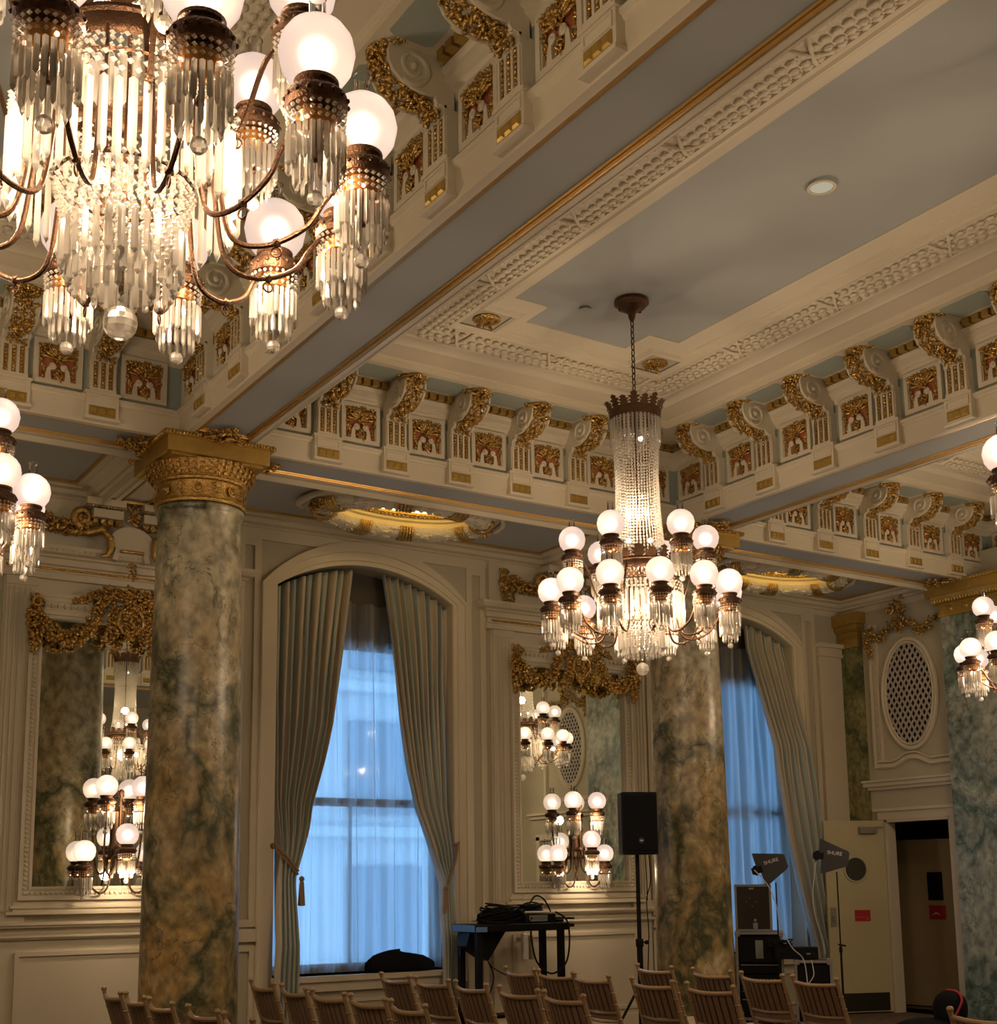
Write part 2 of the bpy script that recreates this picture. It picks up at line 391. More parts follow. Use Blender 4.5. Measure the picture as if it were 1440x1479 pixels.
for cx_, cy_ in DOMES: holed(w, cx_-1.4, cx_+1.4, 9.50, 11.55, cx_, cy_, .71, .37, 4.985)
w.add([(-2.2,9.5,4.985),(4.29,9.5,4.985),(4.29,11.55,4.985),(-2.2,11.55,4.985)], [(0,1,2,3)])
w.add([(7.09,9.5,4.985),(9.15,9.5,4.985),(9.15,11.55,4.985),(7.09,11.55,4.985)], [(0,1,2,3)])
w.add([(11.95,9.5,4.985),(XE+.05,9.5,4.985),(XE+.05,11.55,4.985),(11.95,11.55,4.985)], [(0,1,2,3)])
w.box(-2.2, XE+.5, 9.5, 11.6, 5.45, 5.5); struct('ceiling_aisle', w, BLUE, label='lower blue-grey ceiling of the window aisle')

# window wall with two arched openings ---------------------------------------
WIN = [(5.755, .965), (10.60, .965)]
ZSILL, ZSPR, ZAP = .72, 4.35, 4.64
def arch_pts(cx, hw, zs, za, n=24):
    rise = za-zs; R = (hw*hw+rise*rise)/(2*rise); zc = za-R
    a = math.asin(hw/R)
    return [(cx+R*sin(-a+2*a*i/n), zc+R*cos(-a+2*a*i/n)) for i in range(n+1)]
ww = MB()
xs = [-2.2]
for cx, hw in WIN: xs += [cx-hw, cx+hw]
xs.append(XE+.02)
for i in range(0, len(xs), 2): ww.box(xs[i], xs[i+1], YW, YW+.42, 0, 5.0)
for cx, hw in WIN:
    ww.box(cx-hw, cx+hw, YW, YW+.42, 0, ZSILL)
    A = arch_pts(cx, hw, ZSPR, ZAP)
    for (a, za), (b, zb) in zip(A[:-1], A[1:]):
        ww.add([(a,YW,za),(b,YW,zb),(b,YW,5.0),(a,YW,5.0),(a,YW+.42,za),(b,YW+.42,zb),(b,YW+.42,5.0),(a,YW+.42,5.0)], [(0,1,2,3),(7,6,5,4),(4,5,1,0)])
struct('wall_window_side', ww, FIELD, label='cream and sage panelled wall holding the tall windows')

def bay_trim(cx, hw, name):
    m = MB()
    # architrave round the arched opening: three stepped bands
    for (o0, o1, d) in ((0, .045, .03), (.045, .125, .05), (.125, .165, .075)):
        A = arch_pts(cx, hw+o0, ZSPR, ZAP+o0*1.0, 28); Bq = arch_pts(cx, hw+o1, ZSPR, ZAP+o1*1.35, 28)
        vs = []; fs = []
        for (a, za), (b, zb) in zip(A, Bq): vs += [(a,YW-d,za),(b,YW-d,zb),(a,YW,za),(b,YW,zb)]
        for i in range(28):
            k = 4*i; fs += [(k,k+1,k+5,k+4),(k+1,k+3,k+7,k+5),(k+2,k,k+4,k+6)]
        m.add(vs, fs)
        for sg in (-1, 1):
            xa, xb = sorted((cx+sg*(hw+o0), cx+sg*(hw+o1))); m.box(xa, xb, YW-d, YW, .0 if o0 > .1 else ZSILL-.12, ZSPR)
    # sill and apron
    m.box(cx-hw-.02, cx+hw+.02, YW-.10, YW+.40, ZSILL-.05, ZSILL)
    m.box(cx-hw, cx+hw, YW-.06, YW, ZSILL-.14, ZSILL-.05)
    m.frame(cx-hw+.12, cx+hw-.12, .12, .50, YW, .03, .02)
    # panelled strips either side
    for sg in (-1, 1):
        xc = cx+sg*(hw+.165+.115)
        m.frame(xc-.115, xc+.115, 1.18, 4.76, YW, .065, .028)
        m.frame(xc-.115, xc+.115, .08, 1.02, YW, .055, .028)
        m.box(xc-.125, xc+.125, YW-.05, YW, 1.05, 1.16)
    m.box(cx-hw-.40, cx+hw+.40, YW-.03, YW, 4.76, 4.88)
    return struct(name, m, CREAM, label='cream moulded surround of the arched window')
bay_trim(*WIN[0], 'trim_1'); bay_trim(*WIN[1], 'trim_2')

# windows: sashes, dark head box, panes ---------------------------------------
for k, (cx, hw) in enumerate(WIN):
    m = MB(); y0, y1 = YW+.33, YW+.39
    for a, b, e, g in ((cx-hw, cx-hw+.07, ZSILL, 3.93), (cx+hw-.07, cx+hw, ZSILL, 3.93), (cx-hw, cx+hw, 3.86, 3.95), (cx-hw, cx+hw, ZSILL, ZSILL+.08), (cx-hw, cx+hw, 2.30, 2.38), (cx-.009, cx+.009, ZSILL, 2.32)):
        m.box(a, b, y0, y1, e, g)
    f = struct('window_%d' % (k+1), m, plain('window_sash_paint_%d' % k, (.55, .55, .53), .5))
    h = MB(); h.box(cx-hw, cx+hw, YW+.30, YW+.42, 3.95, 4.72); obj('roller_blind_box', h, plain('dark_blind_%d' % k, (.10, .085, .075), .8), f)
    g = MB(); g.box(cx-hw+.05, cx+hw-.05, y0+.025, y0+.031, ZSILL+.05, 3.9); obj('pane', g, GLASS, f)

# aisle cornice + soffit mouldings -------------------------------------------
def rect(x0, x1, y0, y1): return [(x0, y0), (x1, y0), (x1, y1), (x0, y1)]     # ccw: left side is inside
AIS = [(-2.2, 3.05), (3.66, 7.90), (8.52, XE)]
m = MB(); g = MB()
for a, b in AIS:
    P = rect(a, b, 9.50, YW)
    m.sweep([(-.01, 4.80), (.006, 4.80), (.006, 4.865), (.045, 4.87), (.035, 4.895), (.075, 4.91), (.095, 4.945), (.15, 4.955), (.155, 4.968), (.20, 4.972), (.20, 4.99)], P, True)
    g.sweep([(.20, 4.972), (.215, 4.965), (.23, 4.972), (.23, 4.99)], P, True)
mo = struct('trim_3', m, CREAM, smooth=True, label='cream cornice moulding round the aisle ceiling'); obj('gilt_line', g, GOLDL, mo, smooth=True, label='thin gilt bead on the ceiling side')
# wall frieze board under the cornice and dado
m = MB()
m.box(-2.2, XE, YW-.012, YW, 4.86, 4.99)
for a, b in ((-2.2, 4.36), (7.17, 9.21), (11.9, XE)):
    m.box(a, b, YW-.05, YW, 1.235, 1.265); m.box(a, b, YW-.04, YW, 1.14, 1.165); m.box(a, b, YW-.02, YW, 1.165, 1.235); m.box(a, b, YW-.03, YW, 0, .16)
struct('trim_4', m, CREAM, label='cream dado rail and frieze boards of the window wall')

# beams -----------------------------------------------------------------------
def beam(name, x0, x1, y0, y1, panels, label):
    m = MB(); m.box(x0, x1, y0, y1, ZS+.03, ZS+.06); m.box(x0+.05, x1-.05, y0+.05, y1-.05, ZS+.06, 5.9)
    s = .05
    if (x1-x0) < (y1-y0): m.box(x0, x0+s, y0, y1, ZS, ZS+.03); m.box(x1-s, x1, y0, y1, ZS, ZS+.03)
    else: m.box(x0, x1, y0, y0+s, ZS, ZS+.03); m.box(x0, x1, y1-s, y1, ZS, ZS+.03)
    o = struct(name, m, CREAM, label=label)
    g = MB(); b = MB()
    for (a, c, d, e) in panels:
        g.sweep([(0, ZS+.03), (.004, ZS+.006), (.022, ZS+.004), (.026, ZS+.016), (.040, ZS+.014), (.046, ZS+.03)], rect(a+s, c-s, d+s, e-s), True)
        b.box(a+s+.03, c-s-.03, d+s+.03, e-s-.03, ZS+.024, ZS+.031)
        m2 = None
    obj('soffit_field', b, BLUE, o, label='flat blue-grey soffit panel'); obj('gilt_moulding', g, GOLDL, o, smooth=True, label='gilt bead moulding')
    return o
cr = [(-1.5, YC), (X1, YC), (X2, YC), (12.45, YC)]
beam('trim_5', B1[0], B1[1], 1.13, 9.02, [(B1[0], B1[1], 1.13, 8.86)], 'long beam running overhead from the near side to the left column')
beam('trim_6', B2[0], B2[1], 1.13, 9.02, [(B2[0], B2[1], 1.13, 8.86)], 'beam running to the column by the loudspeaker')
beam('trim_7', -2.2, 12.95, BN[0], BN[1], [(-1.2, X1-.44, BN[0], BN[1]), (X1+.44, X2-.44, BN[0], BN[1]), (X2+.44, 12.2, BN[0], BN[1])], 'beam over the columns parallel to the window wall')
beam('trim_8', -2.2, 12.95, BS[0], BS[1], [(-1.2, 2.9, BS[0], BS[1]), (3.8, 7.8, BS[0], BS[1])], 'beam on the near side of the room')
m = MB(); m.box(-2.2, -1.27, 1.13, 9.02, ZS, 5.9); m.box(12.68, 12.95, 1.13, 9.02, ZS, 5.9); struct('trim_9', m, CREAM)
# cross beams of the aisle
for k, xc in enumerate((X1, X2)):
    m = MB(); a, b = xc-.31, xc+.31
    m.box(a, b, 9.50, YW, ZS+.045, 5.0); 
    for sg in (-1, 1):
        for o0, o1, dz in ((.25, .31, 0), (.19, .25, .02), (.15, .19, .01)):
            xa, xb = sorted((xc+sg*o0, xc+sg*o1)); m.box(xa, xb, 9.50, YW, ZS+dz, ZS+.05)
    o = struct('trim_%d' % (10+k), m, CREAM)
    g = MB(); g.sweep([(0, ZS+.045), (.004, ZS+.025), (.02, ZS+.025), (.024, ZS+.045)], rect(xc-.13, xc+.13, 9.62, 10.95), True); obj('gilt_line', g, GOLDL, o)

# coffers ----------------------------------------------------------------------
def coffer(idx, C, label):
    x0, x1, y0, y1 = C; P = rect(x0, x1, y0, y1)
    m = MB()
    m.sweep([(-.01, ZS-.003), (.006, ZS-.003), (.006, 5.0), (.018, 5.008), (.022, 5.02), (.035, 5.028), (.035, 5.05), (-.02, 5.052)], P, True)
    m.sweep([(-.02, 5.405), (.0, 5.44), (.025, 5.452), (.03, 5.475), (.05, 5.485), (.055, 5.515), (.07, 5.53), (.075, 5.545), (.04, 5.546)], P, True)
    m.sweep([(.04, 5.60), (.45, 5.60), (.452, 5.635), (.47, 5.642), (.475, 5.66), (.52, 5.664), (.58, 5.682), (.66, 5.686), (.665, 5.672), (.69, 5.669), (.71, 5.684), (.78, 5.690), (.80, 5.682), (.84, 5.682), (.85, 5.70)], P, True)
    m.sweep([(1.13, 5.70), (1.135, 5.680), (1.155, 5.678), (1.165, 5.70), (1.20, 5.702)], P, True)
    o = struct('trim_%d' % idx, m, CREAM, smooth=True, label=label)
    f = MB(); f.sweep([(-.02, 5.045), (-.02, 5.41)], P, True); f.sweep([(.0, 5.546), (.0, 5.60), (.1, 5.602)], P, True); obj('recessed_ground', f, BLUED, o, label='sage-blue painted recess behind the panels')
    # laurel band, a flattened torus cut with overlapping scales
    t = MB(); pr = [(.85+.28*i/8, 5.698-.052*sin(pi*i/8)) for i in range(9)]; t.sweep(pr, P, True)
    lb = obj('laurel_band', t, PLASTER, o, smooth=True, label='cream laurel band moulding')
    sc = MB(); r = random.Random(idx)
    for (a, b, ax) in (((x0+1.0, y1-1.0), (x1-1.0, y1-1.0), 0), ((x1-1.0, y0+1.0), (x1-1.0, y1-1.0), 1), ((x0+1.0, y0+1.0), (x0+1.0, y1-1.0), 1), ((x0+1.0, y0+1.0), (x1-1.0, y0+1.0), 0)):
        Ln = (Vector(b)-Vector(a)).length; n = int(Ln/.075)
        for i in range(n):
            for j, off in enumerate((-.09, -.03, .03, .09)):
                s_ = (i+.5*(j % 2))/n; q = Vector(a).lerp(Vector(b), s_); z = 5.698-.052*cos(off/.14*pi/2)
                px, py = (q.x, q.y+off) if ax == 0 else (q.x+off, q.y)
                sc.ico((px, py, z-.002), .036 if ax == 0 else .029, .029 if ax == 0 else .036, .013)
    for tx, ty, ax in (((x0+x1)/2, y1-1.0, 0), (x0+(x1-x0)*.3, y1-1.0, 0), (x0+(x1-x0)*.7, y1-1.0, 0))+tuple((xx, y0+1.0+(y1-y0-2)*q/6, 1) for q in range(1, 6) for xx in (x0+1.0, x1-1.0)):
        for sg in (-1, 1):
            P = [(tx+(.10*sg*(k-3)/3 if ax == 0 else .15*(k-3)/3), ty+(.15*(k-3)/3 if ax == 0 else .10*sg*(k-3)/3), 5.700-.066*cos((k-3)/3*pi/2)) for k in range(7)]
            sc.tube(P, .013, 6)
    obj('laurel_scales', sc, PLASTER, o, smooth=True, angle=180)
    # inner frame with corner notches, pockets with rosettes
    s = 1.20; k = .30; a, b, c, d = x0+s, x1-s, y0+s, y1-s
    NP = [(a+k, c), (b-k, c), (b-k, c+k), (b, c+k), (b, d-k), (b-k, d-k), (b-k, d), (a+k, d), (a+k, d-k), (a, d-k), (a, c+k), (a+k, c+k)]
    nf = MB(); nf.sweep([(-.01, 5.705), (0, 5.698), (.012, 5.690), (.03, 5.696), (.035, 5.708), (.055, 5.706), (.06, 5.716), (.15, 5.745), (.18, 5.752), (.18, 5.765)], NP, True)
    obj('ceiling_frame', nf, CREAM, o, smooth=True)
    pk = MB(); rs = MB()
    for cx_, cy_ in ((a+k/2, c+k/2), (b-k/2, c+k/2), (b-k/2, d-k/2), (a+k/2, d-k/2)):
        pk.box(cx_-k/2-.02, cx_+k/2+.02, cy_-k/2-.02, cy_+k/2+.02, 5.712, 5.75)
        rs.lathe([(.10, .0), (.105, -.012), (.09, -.018), (.02, -.03), (0, -.032)], 20, (cx_, cy_, 5.712), cap=False)
        leafmass(rs, [(cx_+.07*cos(q*pi/4), cy_+.07*sin(q*pi/4), 5.69) for q in range(9)], 26, .018, .022, 5)
        leafmass(rs, [(cx_-.02, cy_, 5.685), (cx_+.02, cy_, 5.682)], 8, .018, .02, 6)
    obj('corner_pocket', pk, FIELD, o); obj('gilt_rosettes', rs, GOLD, o, smooth=True, label='gilt rosettes in the ceiling corners')
    return o
K1 = coffer(12, C1, 'cream coffer mouldings above the nearest chandelier')
K2 = coffer(13, C2, 'cream coffer mouldings round the middle chandelier')
K3 = coffer(14, C3, 'cream coffer mouldings of the far right bay')

# frieze bracket and relief panel: local x along the wall, -y into the room ----
def make_bracket():
    m = MB(); hw = .098
    m.box(-.118, .118, -.055, .02, ZS+.02, 5.065); m.box(-.128, .128, -.065, .02, 5.055, 5.075); m.box(-.128, .128, -.068, .02, ZS+.012, ZS+.035)
    m.frame(-.10, .10, 4.975, 5.045, -.055, .012, .008)
    m.box(-hw, hw, -.045, .02, 5.07, 5.341)
    for x in (-.055, 0, .055):                                # raised fillets between the husk channels
        pass
    for x in (-.082, -.0275, .0275, .082): m.box(x-.009, x+.009, -.055, -.045, 5.10, 5.30)
    m.box(-hw, hw, -.058, -.045, 5.075, 5.10); m.box(-hw, hw, -.058, -.045, 5.30, 5.355)
    body = [(.0, 5.34), (-.06, 5.34), (-.085, 5.352), (-.10, 5.375), (-.098, 5.398), (-.12, 5.392), (-.17, 5.388), (-.23, 5.395), (-.29, 5.418), (-.335, 5.455), (-.358, 5.50), (-.362, 5.545), (-.35, 5.585), (-.33, 5.602), (.0, 5.602)]
    m.ext(body, -hw, hw, 'yz')
    inner = [(y*.97, z) for y, z in body[4:13]]
    for sg in (-1, 1):
        for a in range(1):
            sp = spiral((-.235, 5.497), .098, .016, -2.2, 1.75*(1), 30, 'yz', sg*(hw+.002))
            m.tube(sp, [.016-.006*i/30 for i in range(31)], 6)
            m.ball((sg*(hw+.006), -.235, 5.497), .022, 10, 6)
        # raised edge ribbon of the scroll
        edge = [(sg*(hw-.008), y-.006, z-.004) for y, z in body[2:13]]
        m.tube(edge, .011, 6)
    b = obj('bracket', m, CREAM, None, smooth=True, angle=40)
    g = MB()
    path = [(0, -.095, 5.365), (0, -.11, 5.385), (0, -.17, 5.375), (0, -.24, 5.385), (0, -.31, 5.425), (0, -.36, 5.48), (0, -.375, 5.54), (0, -.37, 5.58)]
    leafmass(g, path, 190, .024, [.045, .05, .06, .068, .072, .078, .08, .085], 3, (1.0, .22, .25))
    leafmass(g, [(-.11, -.30, 5.592), (-.05, -.375, 5.585), (0, -.40, 5.59), (.05, -.375, 5.585), (.11, -.30, 5.592)], 80, .023, .035, 9, (1, .8, .4))
    leafmass(g, [(0, -.075, 5.33), (0, -.10, 5.36)], 30, .020, .06, 11, (1, .3, .4))
    obj('gilt_acanthus', g, GOLD, b, smooth=True, angle=60, label='gilt acanthus leaf on the scroll')
    h = MB()
    for x in (-.055, 0, .055):
        h.box(x-.016, x+.016, -.047, -.044, 5.10, 5.30)
        for i in range(7):
            z = 5.285-.027*i; rr = .0145-.0006*i
            h.ico((x, -.052, z), rr, rr*.8, rr*1.05)
    obj('gilt_husks', h, GOLD, b, smooth=True, angle=60, label='three gilt husk drops')
    p = MB()
    for i in range(3):
        x = -.062+.062*i
        p.add([(x-.031,-.056,ZS+.045),(x+.031,-.056,ZS+.045),(x+.031,-.056,ZS+.112),(x-.031,-.056,ZS+.112),(x-.018,-.07,ZS+.06),(x+.018,-.07,ZS+.06),(x+.018,-.07,ZS+.097),(x-.018,-.07,ZS+.097)], [(0,1,5,4),(1,2,6,5),(2,3,7,6),(3,0,4,7),(4,5,6,7)])
    p.box(-.095, .095, -.06, -.05, ZS+.042, ZS+.115)
    obj('gilt_plaque', p, GOLDF, b, label='faceted gilt plaque')
    return b
def make_panel():
    m = MB(); m.frame(-.173, .173, 5.08, 5.412, .02, .034, .035)
    m.frame(-.139, .139, 5.112, 5.380, .02, .008, .025)
    for sg in (-1, 1):                                        # white scroll legs
        m.ext([(sg*.046, 5.112), (sg*.092, 5.112), (sg*.086, 5.15), (sg*.080, 5.19), (sg*.064, 5.215), (sg*.050, 5.20), (sg*.052, 5.16)][::sg], -.014, .012, 'xz')
        m.lathe([(.026, 0), (.027, .008), (.021, .012), (.019, .007), (.011, .008), (.009, .014), (0, .016)], 14, T=Matrix.Translation((sg*.040, -.012, 5.212)) @ Matrix.Rotation(pi/2, 4, 'X'), cap=False)
    b = obj('relief_panel', m, CREAM, None, smooth=True, angle=40)
    r = MB(); r.box(-.145, .145, .008, .016, 5.105, 5.385); obj('terracotta_ground', r, RED, b, label='terracotta red ground')
    g = MB()
    leafmass(g, [(-.12, -.002, 5.335), (-.06, -.008, 5.35), (0, -.012, 5.345), (.06, -.008, 5.35), (.12, -.002, 5.335)], 90, .022, .034, 21, (1, .35, .8))
    for i in range(9):
        a = pi*(.5+ (i-4)*.115); g.ico((.075*cos(a), -.014, 5.27+.075*sin(a)), .060, .012, .013, Matrix.Rotation(-a, 3, 'Y'))
    leafmass(g, [(0, -.012, 5.36), (0, -.014, 5.25)], 30, .018, .024, 22, (1.2, .4, 1))
    for sg in (-1, 1):
        leafmass(g, [(sg*.118, 0, 5.32), (sg*.122, 0, 5.24), (sg*.105, 0, 5.20), (sg*.108, 0, 5.13)], 40, .015, .016, 23+sg, (1, .4, 1))
        g.tube([(sg*.012, -.012, 5.24), (sg*.04, -.014, 5.275), (sg*.032, -.016, 5.32), (sg*.01, -.014, 5.325)], .006, 6)
    leafmass(g, [(0, -.004, 5.19), (0, -.006, 5.125)], 50, .016, .030, 27, (1, .4, .6))
    obj('gilt_relief', g, GOLD, b, smooth=True, angle=60, label='gilt mask and foliage relief')
    return b
BR0 = make_bracket(); PN0 = make_panel(); used = {'b': 0, 'p': 0}
def put(kind, par, x, y, rz):
    src = BR0 if kind == 'b' else PN0
    if used[kind]: o = dup(src)
    else: o = src; used[kind] = 1
    o.parent = par; o.location = (x, y, 0); o.rotation_euler = (0, 0, rz); return o
def frieze(par, face, fixed, panels, pils, lim):
    """face: which way it looks. fixed: wall coordinate."""
    rz = {'-y': 0, '-x': -pi/2, '+y': pi, '+x': pi/2}[face]
    dn = MB(); sb = MB()
    T = Matrix.Translation((0, 0, 0))
    def W(u): return (u, fixed) if face[1] == 'y' else (fixed, u)
    for u in pils: put('b', par, *W(u), rz)
    for u in panels: put('p', par, *W(u), rz)
    Rm = Matrix.Rotation(rz, 4, 'Z')
    for u in panels:
        x, y = W(u); TT = Matrix.Translation((x, y, 0)) @ Rm
        for i in range(5): dn.box(-.195+.083*i, -.195+.083*i+.058, -.125, -.06, 5.548, 5.598, TT)
        dn.box(-.21, .21, -.08, -.03, 5.55, 5.598, TT)
        if u in (panels[0], panels[-1]): continue
        sb.ext([(-.17, -.40), (.17, -.40), (.19, -.37), (.19, -.19), (.17, -.16), (-.17, -.16), (-.19, -.19), (-.19, -.37)], 5.594, 5.601, 'xy', TT)
    obj('gilt_dentils', dn, GOLDF, par, label='gilt dentil blocks between the brackets'); obj('soffit_coffers', sb, BLUED, par, label='blue-grey sunk panels of the corona soffit')
s2 = .618
frieze(K2, '-y', 9.02, [5.84+s2*k for k in range(-3, 4)], [5.84+s2*(k+.5) for k in range(-3, 3)], C2)
frieze(K2, '-x', 7.945, [8.775-.661*k for k in range(12)], [8.445-.661*k for k in range(11)], C2)
frieze(K2, '+y', 1.13, [5.84+s2*k for k in range(-3, 4)], [5.84+s2*(k+.5) for k in range(-3, 3)], C2)
frieze(K1, '-y', 9.02, [.935+.625*k for k in range(0, 4)], [.935+.625*(k+.5) for k in range(0, 3)], C1)
frieze(K1, '-x', 3.09, [8.775-.661*k for k in range(12)], [8.445-.661*k for k in range(11)], C1)
frieze(K3, '-y', 9.02, [12.333-.69*k for k in range(6)], [11.988-.69*k for k in range(5)], C3)
frieze(K3, '-x', 12.63, [8.775-.661*k for k in range(5)], [8.445-.661*k for k in range(4)], C3)

# columns ----------------------------------------------------------------------
def make_column(x, y, label):
    t = thing('column', label, 'column', (x, y, 0), 0, 'marble columns')
    s = MB(); s.lathe([(.36, .32), (.355, .6), (.352, 1.2), (.345, 2.2), (.333, 3.2), (.318, 4.1), (.314, 4.30), (.325, 4.33), (.335, 4.345), (.335, 4.365), (.32, 4.38)], 64); sh = obj('shaft', s, COL1, t, smooth=True); sh.rotation_euler = (0, 0, x*.9)
    b = MB(); b.box(-.46, .46, -.46, .46, 0, .14); b.lathe([(.45, .14), (.465, .17), (.45, .21), (.40, .225), (.39, .25), (.41, .275), (.40, .31), (.37, .33)], 48); obj('base', b, PIERM, t, smooth=True, label='green marble base')
    n = MB(); n.lathe([(.325, 4.375), (.345, 4.38), (.348, 4.40), (.335, 4.41), (.332, 4.42), (.330, 4.53), (.335, 4.54), (.352, 4.548), (.356, 4.565), (.345, 4.575)], 64, cap=False)
    for i in range(16):
        a = 2*pi*i/16; c = (.338*cos(a), .338*sin(a), 4.475)
        if i % 2: n.lathe([(.038, 0), (.040, .008), (.028, .012), (.024, .006), (.012, .016), (0, .018)], 12, T=Matrix.Translation(c) @ Matrix.Rotation(a, 4, 'Z') @ Matrix.Rotation(pi/2, 4, 'Y'), cap=False)
        else: leafmass(n, [(c[0], c[1], 4.435), (c[0], c[1], 4.52)], 9, .017, .022, i)
    obj('neck_band', n, GOLD, t, smooth=True, label='gilt band of roundels')
    e = MB(); e.lathe([(.345, 4.575), (.365, 4.60), (.395, 4.65), (.405, 4.69), (.38, 4.705)], 64, cap=False)
    for i in range(40):
        a = 2*pi*i/40
        for z, rr, q in ((4.60, .37, .021), (4.64, .397, .024), (4.675, .41, .020)):
            e.ico((rr*cos(a), rr*sin(a), z), q*.6, q*.9, q*1.25, Matrix.Rotation(a, 3, 'Z'))
    obj('echinus', e, GOLD, t, smooth=True, label='gilt egg and leaf moulding')
    a = MB(); a.box(-.40, .40, -.40, .40, 4.70, 4.815); a.box(-.425, .425, -.425, .425, 4.815, 4.852)
    a.box(-.36, .36, -.36, .36, 4.685, 4.70)
    obj('abacus', a, GOLDF, t, label='plain gilt square slab')
    d = MB()
    for i in range(34):
        for sg in (-1, 1):
            u = -.42+.84*i/33
            d.ico((u, sg*.43, 4.832), .0135, .015, .019); d.ico((sg*.43, u, 4.832), .015, .0135, .019)
    obj('bead_row', d, GOLD, t, smooth=True, label='gilt leaf beading under the beam')
    return t
make_column(X1, YC, 'veined green and ochre marble column with gilt capital, left of the tall window')
make_column(X2, YC, 'veined ochre marble column behind the hanging chandelier, right of the black loudspeaker')
make_column(X1, .89, 'marble column on the near side of the room outside the view')
make_column(X2, .89, 'marble column on the near side of the room, seen only in mirrors')

def soffit_clump(x, y, dx, dy, label):
    m = MB(); r = math.atan2(dy, dx); M3 = Matrix.Translation((x, y, ZS)) @ Matrix.Rotation(r, 4, 'Z')
    q = MB()
    leafmass(q, [(0, 0, -.01), (.10, 0, -.03), (.20, 0, -.012)], 60, .022, [.12, .10, .03], 4, (.5, 1, .25))
    for sg in (-1, 1):
        q.tube([M for M in [(0, sg*.03, -.02), (.08, sg*.09, -.03), (.03, sg*.14, -.03), (-.01, sg*.11, -.03)]], [.015, .013, .011, .008], 7)
        leafmass(q, [(.02, sg*.10, -.01), (.0, sg*.2, .0)], 20, .016, .025, 8+sg, (1, 1, .4))
    m.add(q.v, q.f, M3)
    o = obj('gilt_cartouche', m, GOLD, None, smooth=True, angle=60); tag(o, label, 'ornament', 'gilt cartouches on the beam soffits'); return o
for (cx_, nm) in ((X1, 'left column'), (X2, 'column by the loudspeaker')):
    soffit_clump(cx_, YC-.44, 0, -1, 'gilt leaf cartouche on the long beam soffit, room side of the %s' % nm)
    soffit_clump(cx_+.44, YC, 1, 0, 'gilt leaf cartouche on the beam soffit, right side of the %s' % nm)
    soffit_clump(cx_-.44, YC, -1, 0, 'gilt leaf cartouche on the beam soffit, left side of the %s' % nm)
soffit_clump(12.05, 9.26, -1, 0, 'gilt leaf cartouche on the beam soffit beside the gilt pier capital')

